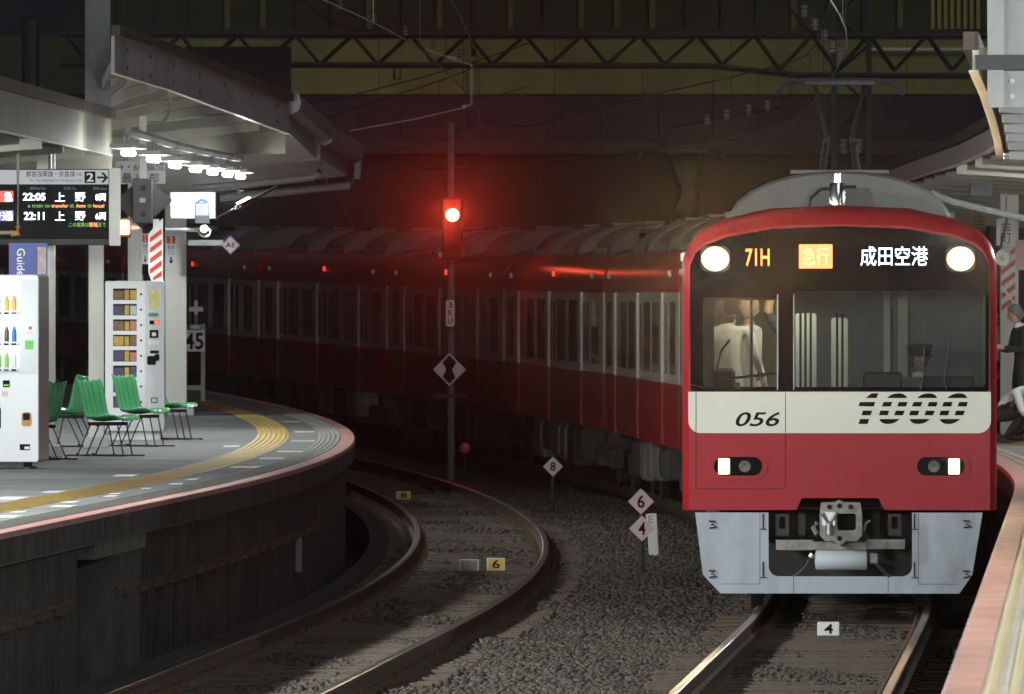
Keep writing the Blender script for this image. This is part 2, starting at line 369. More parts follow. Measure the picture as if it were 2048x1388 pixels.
# ---- the two tracks
rail_prof = [(-0.064,-0.153),(0.064,-0.153),(0.064,-0.142),(0.012,-0.122),(0.010,-0.05),(0.034,-0.036),(0.034,-0.008),(0.026,0.0),(-0.026,0.0),(-0.034,-0.008),(-0.034,-0.036),(-0.010,-0.05),(-0.012,-0.122),(-0.064,-0.142)]
sl = MB().cbox(-1.2,1.2,-0.11,0.11,-0.30,-0.150,0.012).mesh('sleeper', M_sleeper)
def track(label, dc, Y0, Y1, slY):
    t = thing('railway_track', label, 'railway track', (0,0,0))
    for sd in (-1,1):
        mb = MB(); off = dc+sd*0.7525; n = int((Y1-Y0)/1.2); k = len(rail_prof); rings = []
        for i in range(n+1):
            Y = Y0+(Y1-Y0)*i/n; rings.append([TP(Y, off+d, z) for d,z in rail_prof])
        mb.loft(rings); me = mb.mesh('rail', [M_rail_side, M_rail_top])
        for p in me.polygons:
            zz = [me.vertices[i].co.z-rise(me.vertices[i].co.y) for i in p.vertices]
            if min(zz) > -0.011: p.material_index = 1
        link('rail', me, t)
    fst = MB(); Y = slY[0]
    while Y < slY[1]:
        jd = random.uniform(-0.03,0.03)
        s = link('sleeper', sl, t); s.location = TP(Y, dc+jd, random.uniform(-0.012,0.006)); s.rotation_euler = (0,0,yaw(Y)+random.uniform(-0.012,0.012))
        for sd in (-1,1):
            for e in (-1,1):
                p = TP(Y, dc+sd*0.7525+e*0.098, 0); fst.box(p.x-0.034,p.x+0.034,p.y-0.06,p.y+0.06,p.z-0.165,p.z-0.118)
                fst.cyl((p.x,p.y,p.z-0.12),(0,0,1),0.016,0.014,0.03,6)
        Y += 0.62
    stuff(fst.build('rail_fastenings', M_clip, t))
    return t
track('curving empty railway track beside the long bare platform wall', -3.98, 40, 235, (60, 140))
track('railway track running out from under the red train', 0.0, 36, 240, (58, 92))

# ---- low concrete cable trough along the platform wall
o = MB(); sweep(o, rect(-5.32,-5.08,-0.5,-0.11), 45, 150)
tag(o.build('cable_trough', M_wall), 'low dark concrete trough at the foot of the platform wall', 'cable trough')

# ---- platforms
def ribs(mb, dlist, w, h, z, Y0, Y1, step, mi=0):
    for d in dlist: sweep(mb, [(d-w/2,z),(d-w/4,z+h),(d+w/4,z+h),(d+w/2,z)], Y0, Y1, step, mi=mi)
EL = -5.5
p = MB(); sweep(p, rect(-10.9, EL-0.02, 0.87, PLAT), 44, 172, 2.0)
LP = struct(p.build('platform', M_asphalt)); LP['label'] = 'curving grey asphalt island platform with benches and vending machines'
o = MB(); sweep(o, [(EL,PLAT-0.03),(EL,PLAT-0.006),(EL-0.012,PLAT+0.010),(EL-0.165,PLAT+0.010),(EL-0.165,PLAT-0.03)], 44, 172, 1.0); o.build('pink_coping', M_pink, LP)
o = MB(); sweep(o, rect(EL-0.166,EL-0.004,0.887,PLAT-0.031), 44, 172, 1.0); o.build('edge_slab', M_wall, LP)
o = MB(); sweep(o, rect(EL-0.46,EL-0.168,PLAT-0.02,PLAT+0.006), 44, 172, 1.0)
ribs(o, [EL-0.2-0.058*i for i in range(5)], 0.034, 0.010, PLAT+0.005, 44, 172, 1.0); o.build('ribbed_edge_tiles', M_ribtile, LP)
o = MB(); sweep(o, rect(EL-1.24,EL-0.835,PLAT-0.02,PLAT+0.006), 44, 152, 1.0)
ribs(o, [EL-0.88-0.064*i for i in range(6)], 0.036, 0.010, PLAT+0.005, 44, 152, 1.0); o.build('yellow_tactile_strip', M_yellow, LP)
o = MB(); sweep(o, rect(-9.95,-9.55,PLAT-0.02,PLAT+0.006), 60, 150, 2.0); o.build('yellow_tactile_strip', M_yellow, LP)
# stencilled marks between the strips
M_mark = mat('worn white floor paint', (0.62,0.60,0.55), 0.6, var=0.2, scale=9)
M_marky = mat('worn yellow floor paint', (0.62,0.56,0.2), 0.6, var=0.2, scale=9)
M_markv = mat('pale violet floor sticker', (0.55,0.56,0.75), 0.4, var=0.1)
for Y, d, w, l, mt in ((63.2,-0.62,0.22,0.5,M_mark),(64.6,-0.72,0.1,0.3,M_mark),(66.0,-0.66,0.12,0.3,M_mark),(67.4,-0.72,0.1,0.2,M_mark),(70.6,-0.64,0.2,0.6,M_mark),(72.3,-0.74,0.12,0.3,M_mark),
    (74.4,-0.62,0.18,0.5,M_mark),(76.0,-0.74,0.12,0.4,M_mark),(78.5,-0.66,0.10,0.4,M_mark),(79.6,-0.74,0.1,0.3,M_mark),(82.0,-0.7,0.08,0.3,M_mark),(84.2,-0.62,0.12,0.4,M_mark),(86.5,-0.66,0.10,0.6,M_mark),
    (93.5,-0.62,0.3,0.7,M_marky),(99,-0.62,0.26,0.5,M_mark),(104,-0.6,0.3,0.6,M_mark),(112.5,-0.63,0.28,0.6,M_mark),(121,-0.62,0.26,1.3,M_marky),(131,-0.62,0.26,1.3,M_marky),
    (67.6,-1.42,0.16,0.5,M_markv),(77.6,-1.42,0.22,0.9,M_markv),(80.4,-1.36,0.16,0.6,M_markv),(88.5,-1.46,0.2,0.7,M_markv),(108,-1.40,0.18,0.8,M_markv)):
    q = MB(); sweep(q, rect(EL+d-w/2, EL+d+w/2, PLAT-0.01, PLAT+0.0045), Y-l/2, Y+l/2, 0.5); q.build('floor_marking', mt, LP)
# wall under the edge, with a refuge recess
wl = MB(); wf = EL-0.12
sweep(wl, rect(wf-0.4, wf, -0.6, 0.886), 44, 70.8, 1.5); sweep(wl, rect(wf-0.4, wf, -0.6, 0.886), 73.4, 172, 1.5)
sweep(wl, rect(wf-0.9, wf-0.62, -0.6, 0.886), 70.0, 74.2, 1.0); sweep(wl, rect(wf-0.4, wf-0.001, 0.80, 0.886), 70.8, 73.4, 1.3)
wall = wl.build('platform_wall', M_wall, LP)
o = MB(); sweep(o, rect(wf-0.1, wf+0.05, 0.74, 0.875), 71.6, 75.6, 1.0); o.build('lintel', M_lintel, wall)
Y = 60.6
lb = None
while Y < 97:
    if not 70.0 < Y+0.35 < 74.0:
        q = MB(); sweep(q, rect(-0.02,0.045,0.37,0.43), 0, 0.72, 0.72) if False else q.cbox(-0.02,0.045,-0.36,0.36,0.372,0.43,0.006)
        if lb is None: lb = q.mesh('ledge_block', M_ledge)
        o = link('ledge_block', lb, wall); o.location = TP(Y+0.35, wf, 0); o.rotation_euler = (0,0,yaw(Y+0.35))
    Y += 1.24
o = MB(); sweep(o, rect(wf-0.02, wf+0.02, 0.432, 0.462), 60, 70.5, 1.5); sweep(o, rect(wf-0.02, wf+0.02, 0.432, 0.462), 73.6, 98, 1.5); o.build('wall_ledge', M_ledge, wall)
o = MB(); q = TP(93.4, wf+0.04, 0); o.cbox(q.x-0.035,q.x+0.035,q.y-0.06,q.y+0.06,0.03,0.385,0.008); tag(o.build('wall_marker_post', M_lintel), 'small pale upright plate fixed on the dark platform wall', 'marker')

ER = 1.53
p = MB(); sweep(p, rect(ER+0.02, 9.5, 0.87, PLAT), 30, 172, 2.0)
RP = struct(p.build('platform', M_asphalt)); RP['label'] = 'platform beside the red train with glossy ribbed edge tiles'
Y = 30.0
while Y < 172:
    l = 1.0 if Y < 74 else 8.0
    q = MB(); sweep(q, [(ER,PLAT-0.03),(ER,PLAT-0.006),(ER+0.012,PLAT+0.010+0.002*math.sin(Y*7)),(ER+0.165,PLAT+0.010),(ER+0.165,PLAT-0.03)], Y+0.014, min(172,Y+l)-0.014, 1.0)
    q.build('coping_stone', M_pink, RP); Y += l
Y = 30.0
rt = []
while Y < 172:
    l = 0.6 if Y < 68 else 8.0
    q = MB(); sweep(q, rect(ER+0.168,ER+0.47,PLAT-0.02,PLAT+0.006), Y+0.012, min(172,Y+l)-0.012, 1.0)
    ribs(q, [ER+0.255+0.10*i for i in range(2)], 0.03, 0.008, PLAT+0.005, Y+0.016, min(172,Y+l)-0.016, 1.0); q.build('ribbed_tile', M_ribtile_warm, RP); Y += l
o = MB()
for kk in range(3):
    yy = 36.0
    while yy < 64: 
        c_ = TP(yy, ER+0.205+0.10*kk, PLAT+0.008); o.lathe((c_.x,c_.y,c_.z), [(0.019,0.0),(0.016,0.007),(0.006,0.010)], 6); yy += 0.075
stuff(o.build('tile_studs', mat('warm highlight studs', (0.62,0.52,0.30), 0.3), RP))  # yellowish stud colour paints in dotted warm highlights
o = MB(); sweep(o, rect(ER+0.86,ER+1.26,PLAT-0.02,PLAT+0.006), 30, 172, 1.0)
ribs(o, [ER+0.9+0.064*i for i in range(6)], 0.036, 0.010, PLAT+0.005, 30, 172, 1.0); o.build('yellow_tactile_strip', M_yellow, RP)
o = MB(); sweep(o, rect(ER+0.004,ER+0.166,0.887,PLAT-0.031), 30, 172, 1.0); o.build('edge_slab', M_wall, RP)
o = MB(); sweep(o, rect(ER+0.12, ER+0.5, -0.6, 0.886), 30, 172, 1.5); o.build('platform_wall', M_wall, RP)

# ================================================================== PEOPLE
M_skin = mat('skin', (0.50,0.31,0.21), 0.55, var=0.08, scale=20)
M_skinshade = mat('lip tone', (0.36,0.15,0.12), 0.5)
M_hairb = mat('black hair', (0.012,0.010,0.009), 0.5, var=0.3, scale=60, bump=0.6, bscale=160)
M_hairg = mat('greying hair', (0.20,0.19,0.185), 0.55, var=0.4, scale=60, bump=0.6, bscale=160)
M_shirt = mat('white shirt cotton', (0.72,0.73,0.76), 0.75, var=0.10, scale=9, bump=1.0, bscale=11, stretch=(1,1,0.45))
M_suit = mat('charcoal suit wool', (0.022,0.023,0.028), 0.8, var=0.2, scale=12, bump=0.4, bscale=18)
M_trouser = mat('dark trousers', (0.022,0.022,0.022), 0.8, var=0.2, scale=12, bump=0.4, bscale=16)
M_shoe = mat('black leather shoe', (0.012,0.011,0.011), 0.35)
M_eye = mat('dark iris', (0.015,0.012,0.01), 0.2)
M_uniform = mat('navy uniform cloth', (0.012,0.014,0.025), 0.75, var=0.15)
PM = [M_skin, None, None, M_shoe, M_eye, M_skinshade]
def head_mesh(mb, c, yawa=0.0, pitch=0.0, h=0.235):
    """face looks along -y before yaw; slots: 0 skin, 4 eyes, 5 lips"""
    n, k = 20, 16; rings = []
    R = Matrix.Rotation(yawa,3,'Z') @ Matrix.Rotation(pitch,3,'X'); c = Vector(c)
    def put(p): return c + R @ Vector(p)
    for j in range(k+1):
        t = -PI/2+PI*j/k; z = math.sin(t)*h/2; r = math.cos(t)
        ring = []
        for i in range(n):
            a = 2*PI*i/n; x = math.cos(a)*r*h*0.325; y = math.sin(a)*r*h*0.40
            if z < 0: x *= 1-0.26*(-z/(h/2)); y *= 1-0.12*(-z/(h/2))
            if z < 0 and y > 0: y *= 0.82
            if y < 0:
                f = math.exp(-(x/(0.06*h))**2)*max(0,-y/(0.4*h))
                y -= f*h*0.095*math.exp(-((z+0.07*h)/(0.085*h))**2)          # nose
                y += h*0.035*math.exp(-((z-0.03*h)/(0.045*h))**2)*math.exp(-((abs(x)-0.14*h)/(0.07*h))**2)  # eye sockets
                y -= f*h*0.02*math.exp(-((z+0.40*h)/(0.07*h))**2)            # chin
            ring.append(put((x,y,z)))
        rings.append(ring)
    mb.loft(rings, True, True, 0)
    for sx in (-1,1):
        e = [put((sx*(0.335*h), 0.02*h, -0.02*h)), put((sx*0.385*h, 0.08*h, 0.06*h)), put((sx*0.36*h,0.05*h,-0.12*h))]
        mb.tube([e[2],e[0],e[1]], [0.018*h,0.05*h,0.03*h], 6, 0)
        mb.tube([put((sx*0.085*h,-0.372*h,0.03*h)), put((sx*0.20*h,-0.335*h,0.03*h))], [0.016*h,0.014*h], 6, 4)
        mb.tube([put((sx*0.07*h,-0.39*h,0.095*h)), put((sx*0.22*h,-0.335*h,0.10*h))], [0.012*h,0.009*h], 5, 4)
    mb.tube([put((-0.09*h,-0.352*h,-0.235*h)), put((0,-0.375*h,-0.24*h)), put((0.09*h,-0.352*h,-0.235*h))], [0.008*h,0.016*h,0.008*h], 6, 5)
def hair_mesh(c, yawa, pitch, h, material, parent, low=0.02, name='hair'):
    mb = MB(); n, k = 20, 9; R = Matrix.Rotation(yawa,3,'Z') @ Matrix.Rotation(pitch,3,'X'); c = Vector(c); rings = []
    for j in range(k+1):
        ring = []
        for i in range(n):
            a = 2*PI*i/n; fy = math.sin(a)
            lo = math.radians(28) if fy < -0.35 else (math.radians(-4) if fy < 0.25 else math.radians(-38))
            t = lo+(PI/2*0.995-lo)*j/k; r = math.cos(t)*1.09
            w = 1+0.03*math.sin(5*a+j)
            ring.append(c+R@Vector((math.cos(a)*r*h*0.335*w, math.sin(a)*r*h*0.41*w, math.sin(t)*h*0.53*w)))
        rings.append(ring)
    mb.loft(rings, True, True); return mb.build(name, material, parent, True)
def hand(mb, p, d, palm_n, size=0.18, curl=0.9, mi=0):
    d = Vector(d).normalized(); nrm = Vector(palm_n); nrm = (nrm-d*nrm.dot(d)).normalized(); sd = d.cross(nrm).normalized(); p = Vector(p)
    mb.tube([p, p+d*size*0.25, p+d*size*0.5], [size*0.13,size*0.2,size*0.2], 8, mi)
    for i, ln in enumerate((0.40,0.46,0.43,0.34)):
        b = p+d*size*0.47+sd*size*(-0.15+0.1*i); q = [b]; dr = d.copy()
        for s in range(3):
            dr = (dr*math.cos(curl*0.6)+nrm*math.sin(curl*0.6)).normalized(); q.append(q[-1]+dr*size*ln/3)
        mb.tube(q, [size*0.052,size*0.05,size*0.045,size*0.036], 6, mi)
    b = p+d*size*0.18-sd*size*0.14; t1 = (d*0.7-sd*0.7+nrm*0.3).normalized(); t2 = (d*0.8+nrm*0.6).normalized()
    mb.tube([b, b+t1*size*0.22, b+t1*size*0.22+t2*size*0.2], [size*0.065,size*0.055,size*0.042], 6, mi)
BONES = [('pelvis','waist',1),('waist','chest',1),('chest','neck',1),('neck','headbase',0),
         ('chest','shl',1),('shl','ell',1),('ell','wrl',1),('chest','shr',1),('shr','elr',1),('elr','wrr',1),
         ('pelvis','hipl',2),('hipl','knl',2),('knl','anl',2),('anl','toel',3),('pelvis','hipr',2),('hipr','knr',2),('knr','anr',2),('anr','toer',3)]
RAD = dict(pelvis=(.15,.11),waist=(.135,.10),chest=(.165,.115),neck=(.055,.055),headbase=(.052,.052),shl=(.068,.068),shr=(.068,.068),ell=(.048,.048),elr=(.048,.048),
           wrl=(.033,.033),wrr=(.033,.033),hipl=(.10,.10),hipr=(.10,.10),knl=(.066,.066),knr=(.066,.066),anl=(.045,.045),anr=(.045,.045),toel=(.038,.032),toer=(.038,.032))
STAND = dict(pelvis=(0,0,.93),waist=(0,0,1.08),chest=(0,0,1.30),neck=(0,.01,1.44),headbase=(0,0,1.50),shl=(-.19,0,1.385),shr=(.19,0,1.385),ell=(-.25,.02,1.10),elr=(.25,.02,1.10),
             wrl=(-.26,-.06,.86),wrr=(.26,-.06,.86),hipl=(-.10,0,.86),hipr=(.10,0,.86),knl=(-.105,-.02,.48),knr=(.105,-.02,.48),anl=(-.11,.03,.085),anr=(.11,.03,.085),toel=(-.115,-.15,.04),toer=(.115,-.15,.04))
def person(label, loc, rz, pose=None, head=(0,0,1.60), hyaw=0.0, hpitch=0.0, top=None, legs=None, hair=None, sleeve=1, hands=None, cat='person', group=None, scale=1.0, collar=False, cap=False, untuck=False):
    J = dict(STAND); J.update(pose or {})
    me = bpy.data.meshes.new('person'); names = list(J)
    me.from_pydata([J[n] for n in names], [(names.index(a),names.index(b)) for a,b,_ in BONES], [])
    ob = bpy.data.objects.new('person', me); COL.objects.link(ob)
    md = ob.modifiers.new('skin','SKIN'); md.use_smooth_shade = True; md.branch_smoothing = 0.6
    sv = me.skin_vertices[0].data
    for i, n in enumerate(names):
        sv[i].radius = RAD[n]; sv[i].use_root = (n == 'pelvis')
    sb = ob.modifiers.new('sub','SUBSURF'); sb.levels = 3; sb.render_levels = 3
    dg = bpy.context.evaluated_depsgraph_get(); em = bpy.data.meshes.new_from_object(ob.evaluated_get(dg))
    bpy.data.objects.remove(ob); bpy.data.meshes.remove(me)
    mb = MB(); fs = [tuple(p.vertices) for p in em.polygons]; vs = [v.co.copy() for v in em.vertices]; bpy.data.meshes.remove(em)
    mb.add(vs, fs)
    seg = [(Vector(J[a]),Vector(J[b]),m,a) for a,b,m in BONES]; mi = []
    for f in fs:
        c = sum((vs[i] for i in f), Vector())/len(f); best = (9,0)
        for a,b_,m,an in seg:
            t = max(0,min(1,(c-a).dot(b_-a)/max(1e-6,(b_-a).length_squared))); dd = (a+(b_-a)*t-c).length
            mm = m
            if an in ('ell','elr') and sleeve == 0: mm = 0
            if an == 'pelvis' and m == 2 and untuck: mm = 1
            if an in ('hipl','hipr') and untuck and t < 0.12: mm = 1
            if an in ('ell','elr') and t > 0.93: mm = 0
            if an == 'chest' and m == 1 and dd < 9 and b_ == Vector(J['neck']) and t > 0.96: mm = 0
            if dd < best[0]: best = (dd,mm)
        mi.append(best[1])
    mb.m = mi
    head_mesh(mb, head, hyaw, hpitch)
    hd = hands or {}
    for sd, el, wr in (('l','ell','wrl'),('r','elr','wrr')):
        d = Vector(J[wr])-Vector(J[el]); pn = hd.get(sd, (0.3 if sd == 'l' else -0.3, -0.2, -0.2)); hand(mb, Vector(J[wr])-d.normalized()*0.01, d, pn)
    ms = list(PM); ms[1] = top or M_shirt; ms[2] = legs or M_trouser
    me2 = mb.mesh('person', ms, True); o = link('person', me2); o.location = loc; o.rotation_euler = (0,0,rz); o.scale = (scale,)*3
    tag(o, label, cat, group)
    if hair: hair_mesh(head, hyaw, hpitch, 0.235, hair, o)
    if collar:
        q = MB(); q.lathe((J['neck'][0],J['neck'][1],J['neck'][2]-0.015), [(0.075,-0.01),(0.062,0.045),(0.056,0.045),(0.062,-0.01)], 14); q.build('collar', M_shirt, o, True)
    if cap:
        hx = Vector(head); q = MB(); q.lathe((hx.x,hx.y+0.005,hx.z+0.055), [(0.098,-0.015),(0.100,0.02),(0.118,0.048),(0.112,0.062),(0.05,0.072),(0.01,0.074)], 20)
        q.add([(hx.x+math.sin(a)*r, hx.y-0.02-math.cos(a)*r*1.0, hx.z+zz) for a in np.linspace(-0.8,0.8,9) for r,zz in ((0.09,0.042),(0.128,0.020),(0.128,0.014),(0.09,0.034))],
              [(i*4+k,(i+1)*4+k,(i+1)*4+(k+1)%4,i*4+(k+1)%4) for i in range(8) for k in range(4)])
        q.build('peaked_cap', M_uniform, o, True)
    return o

# ================================================================== THE TRAIN
PROF = [(1.36,0.91),(1.36,1.74),(1.36,2.92),(1.40,2.925),(1.40,3.13),(1.347,3.29),(1.258,3.395),(1.06,3.50),(0.62,3.60),(0.0,3.627)]
FULL = [(1.40,0.91),(1.40,1.74),(1.40,2.92),(1.40,2.925),(1.40,3.13),(1.347,3.29),(1.258,3.395),(1.06,3.50),(0.62,3.60),(0.0,3.627)]
def ring(prof, w, k=0.0, hh=1.0):
    pts = [(u, v if v <= 3.13 else 3.13+(v-3.13)*hh) for u,v in prof]
    pts = pts+[(-u,v) for u,v in reversed(pts[:-1])]
    return [(u*(1-k/1.4), w, 2.2+(v-2.2)*(1-k/1.35) if v > 0.92 else v) for u,v in pts]
def body_mesh(front):
    mb = MB(); LB = 17.5
    if front: rings = [ring(FULL,0.012,0.062,0.776), ring(FULL,0.035,0.03,0.82), ring(FULL,0.085,0.006,0.88), ring(FULL,0.15,0.0,0.935), ring(FULL,0.27,0.0,0.98), ring(FULL,0.45,0.0), ring(FULL,1.0,0), ring(PROF,1.0,0), ring(PROF,LB,0)]
    else: rings = [ring(PROF,0,0), ring(PROF,LB,0)]
    mb.loft(rings, not front, True)
    me = mb.mesh('body', [M_red,M_cream,M_roof], True)
    for p in me.polygons:
        vs = [me.vertices[i].co for i in p.vertices]; z = sum(v.z for v in vs)/len(vs); y = sum(v.y for v in vs)/len(vs)
        if len(vs) > 5: p.material_index = 0; continue
        if z > 3.46 and y > 0.5: p.material_index = 2
        elif 1.74 < z < 2.92 and not (front and y < 0.16): p.material_index = 1
    return me
DOORS = (3.05, 8.75, 14.45); DW = 0.66
def side_x(s, a): return s*a
shared = {}
def once(key, fn):
    if key not in shared: shared[key] = fn()
    return shared[key]
def panel_mesh(s, a, b):
    def mk():
        q = MB(); x0, x1 = sorted((s*1.355, s*1.40))
        q.box(x0,x1,a,b,0.912,1.74,0); q.box(x0,x1,a,b,1.7405,2.924,1); return q.mesh('side_panel', [M_red,M_cream])
    return once(('panel',s,round(a,2),round(b,2)), mk)
def win_mesh(s, ln):
    def mk():
        q = MB(); x0, x1 = sorted((s*1.398, s*1.404)); q.add([(x0 if s<0 else x1,0,0)]*0, [])
        pts = rrect(-ln/2, ln/2, 1.86, 2.80, 0.06, 4)
        n = len(pts); q.add([(s*1.398,y,z) for y,z in pts]+[(s*1.406,y,z) for y,z in pts], [tuple(range(n)), tuple(range(2*n-1,n-1,-1))]+[(i,(i+1)%n,n+(i+1)%n,n+i) for i in range(n)])
        return q.mesh('window', M_sideglass)
    return once(('win',s,ln), mk)
def leaf_mesh(s):
    def mk():
        q = MB(); x0, x1 = sorted((s*1.362, s*1.374)); q.box(x0,x1,-0.325,0.325,0.96,1.74,0); q.box(x0,x1,-0.325,0.325,1.7405,2.90,1); return q.mesh('door_leaf', [M_red,M_cream])
    return once(('leaf',s), mk)
def leafwin_mesh(s):
    def mk():
        pts = rrect(-0.17, 0.17, 1.86, 2.78, 0.06, 4); n = len(pts); q = MB()
        q.add([(s*1.373,y,z) for y,z in pts]+[(s*1.379,y,z) for y,z in pts], [tuple(range(n)), tuple(range(2*n-1,n-1,-1))]+[(i,(i+1)%n,n+(i+1)%n,n+i) for i in range(n)])
        return q.mesh('door_window', M_sideglass)
    return once(('leafwin',s), mk)
def ac_mesh(ln):
    def mk():
        q = MB(); arc = [(1.06*math.cos(a), 3.40+0.59*math.sin(a)**0.8 if math.sin(a) > 0 else 3.40) for a in np.linspace(PI,0,15)]
        q.loft([[(x*0.97,0,3.40+(z-3.40)*0.95) for x,z in arc],[(x,0.06,z) for x,z in arc],[(x,ln-0.06,z) for x,z in arc],[(x*0.97,ln,3.40+(z-3.40)*0.95) for x,z in arc]])
        q.box(-0.46,0.46,0.25,ln-0.25,3.965,4.0)
        for k in range(8): q.box(-1.075,1.075,0.4+k*0.28,0.52+k*0.28,3.47,3.60)
        return q.mesh('roof_unit', M_roof, True)
    return once(('ac',ln), mk)
def bogie(parent, w):
    q = MB()
    for s in (-1,1):
        q.box(s*1.02-0.06,s*1.02+0.06,w-1.5,w+1.5,0.42,0.62); q.box(s*1.0-0.1,s*1.0+0.1,w-0.3,w+0.3,0.55,0.95)
        for a in (-1.05,1.05): q.box(s*1.04-0.10,s*1.04+0.10,w+a-0.17,w+a+0.17,0.30,0.58)
    q.box(-0.9,0.9,w-0.2,w+0.2,0.4,0.75)
    bo = q.build('bogie', M_under, parent)
    for a in (-1.05,1.05):
        x = MB(); x.cyl((-1.0,w+a,0.43),(1,0,0),0.08,0.08,2.0,10)
        for s in (-1,1): x.lathe((s*0.7525,w+a,0.43), [(0.2,-0.07),(0.41,-0.065),(0.43,0.0),(0.455,0.05),(0.3,0.065)] if s > 0 else [(0.3,-0.065),(0.455,-0.05),(0.43,0.0),(0.41,0.065),(0.2,0.07)], 24, axis='x')
        x.build('wheelset', M_under, bo, True)
def under_boxes(parent, seed):
    r = random.Random(seed)
    for s in (-1,1):
        w = 5.0
        while w < 12.4:
            l = r.uniform(0.7,1.7); z0 = r.uniform(0.24,0.42)
            q = MB(); q.cbox(min(s*0.72,s*1.24),max(s*0.72,s*1.24),w,w+l,z0,0.90,0.02)
            q.box(min(s*1.24,s*1.262),max(s*1.24,s*1.262),w+0.08,w+l-0.08,z0+0.06,0.80)
            q.build('underfloor_box', M_under if r.random() < 0.55 else M_underlight, parent); w += l+r.uniform(0.08,0.35)
def pantograph(parent, w):
    q = MB(); z0 = 3.62
    for sx in (-0.55,0.55):
        for dy in (-0.6,0.6): q.lathe((sx,w+dy,z0), [(0.05,0),(0.075,0.03),(0.05,0.06),(0.075,0.09),(0.05,0.12),(0.075,0.15),(0.05,0.2)], 10)
    q.box(-0.65,0.65,w-0.68,w-0.56,z0+0.2,z0+0.26); q.box(-0.65,0.65,w+0.56,w+0.68,z0+0.2,z0+0.26)
    for sx in (-0.55,0.55): q.box(sx-0.04,sx+0.04,w-0.6,w+0.6,z0+0.2,z0+0.27)
    pn = q.build('pantograph', M_darksteel, parent)
    a = MB(); 
    for sx in (-0.22,0.22): a.tube([(sx,w+0.55,z0+0.27),(sx*0.6,w-0.75,z0+0.82)], [0.045,0.035], 8)
    for sx in (-0.12,0.12): a.tube([(sx,w-0.75,z0+0.82),(sx*2.2,w+0.25,z0+1.42)], [0.03,0.025], 8)
    a.tube([(-0.3,w+0.25,z0+1.42),(0.3,w+0.25,z0+1.42)],0.02,6); a.build('pantograph_arm', M_darksteel, pn)
    h = MB()
    for dy in (0.1,0.42): h.tube([(-0.66,w+dy,z0+1.30),(-0.58,w+dy,z0+1.40),(-0.40,w+dy,z0+1.45),(0.40,w+dy,z0+1.45),(0.58,w+dy,z0+1.40),(0.66,w+dy,z0+1.30)], 0.024, 6)
    h.box(-0.36,0.36,w+0.08,w+0.44,z0+1.40,z0+1.44); h.build('contact_head', M_darksteel, pn)
def dress_car(root, front=False, seed=0):
    for s in (-1,1):
        edges = [1.0 if front else 0.0]
        for d in DOORS: edges += [d-DW, d+DW]
        edges.append(17.5)
        for i in range(0,8,2):
            a, b_ = edges[i], edges[i+1]; pn = link('side_panel', panel_mesh(s,a,b_), root)
            L = b_-a
            if L > 3.5: ws = ((a+L*0.27,1.4),(a+L*0.73,1.4))
            elif L > 1.5: ws = (((a+b_)/2,1.1),)
            else: ws = ()
            for wc, wlen in ws:
                o = link('window', win_mesh(s, wlen), root); o.location = (0,wc,0)
        for d in DOORS:
            for e in (-1,1):
                lf = link('door_leaf', leaf_mesh(s), root); lf.location = (0,d+e*0.328,0)
                link('door_window', leafwin_mesh(s), lf)
    for w in ((3.9,10.6) if front else (2.8,8.2,13.4)):
        o = link('roof_unit', ac_mesh(2.7), root); o.location = (0,w,0)
    bogie(root, 2.75); bogie(root, 14.75); under_boxes(root, seed)
arc = [0.0]; GY = np.arange(82.0, 262.0, 0.05)
def walk(Y, ds):     # advance along the track by arc length
    while ds > 1e-6:
        st = min(ds,0.25); Y += st/math.hypot(1,slope(Y)); ds -= st
    return Y
ORD = ['lead','second','third','fourth','fifth','sixth','seventh','last']
YF = 82.0; cars = []
for i in range(8):
    Ya = walk(YF, 18.0*i+2.75); Yb = walk(YF, 18.0*i+14.75)
    A = TP(Ya,0,0); B = TP(Yb,0,0); d = (B-A).normalized(); base = A-d*2.75
    nm = 'train_car'
    if i == 0: base = base+Vector((-0.062,0,0))
    if i == 0: lab = 'leading red and cream train car with lit headlamps and cab windscreen'
    else: lab = '%s car of the red and cream train, counted from the lit cab' % ORD[i]
    t = thing(nm, lab, 'train car', base, -math.atan2(d.x,d.y), 'cars of the red and cream train')
    t.rotation_euler = Vector((0,1,0)).rotation_difference(d).to_euler() if i else (0,0,-math.atan2(d.x,d.y))
    if i: t.rotation_euler = (math.asin(d.z),0,-math.atan2(d.x,d.y))
    link('body', once(('body',i==0), lambda: body_mesh(i==0)), t)
    if i < 7 or True: dress_car(t, i==0, i)
    if i: 
        q = MB(); q.box(-1.15,1.15,-0.48,-0.002,1.0,3.2); q.build('gangway', M_darksteel, t)
    if i >= 3:
        q = MB(); q.cbox(-1.425,-1.39,8.15,8.27,3.14,3.27,0.01); di = q.build('door_indicator', M_darksteel, t); q = MB(); q.box(-1.432,-1.4255,8.17,8.25,3.16,3.25); q.box(-1.422,-1.395,8.135,8.1495,3.16,3.25); q.build('indicator_lens', E_ledred, di)
    for wv in (1.6,16.2):
        q = MB(); q.tube([(-1.40,wv,3.17),(-1.44,wv,3.17)],[0.05,0.035],8); q.build('side_speaker', M_plate, t)
    cars.append(t)
pantograph(cars[0], 13.2); pantograph(cars[3], 2.0)
T = cars[0]

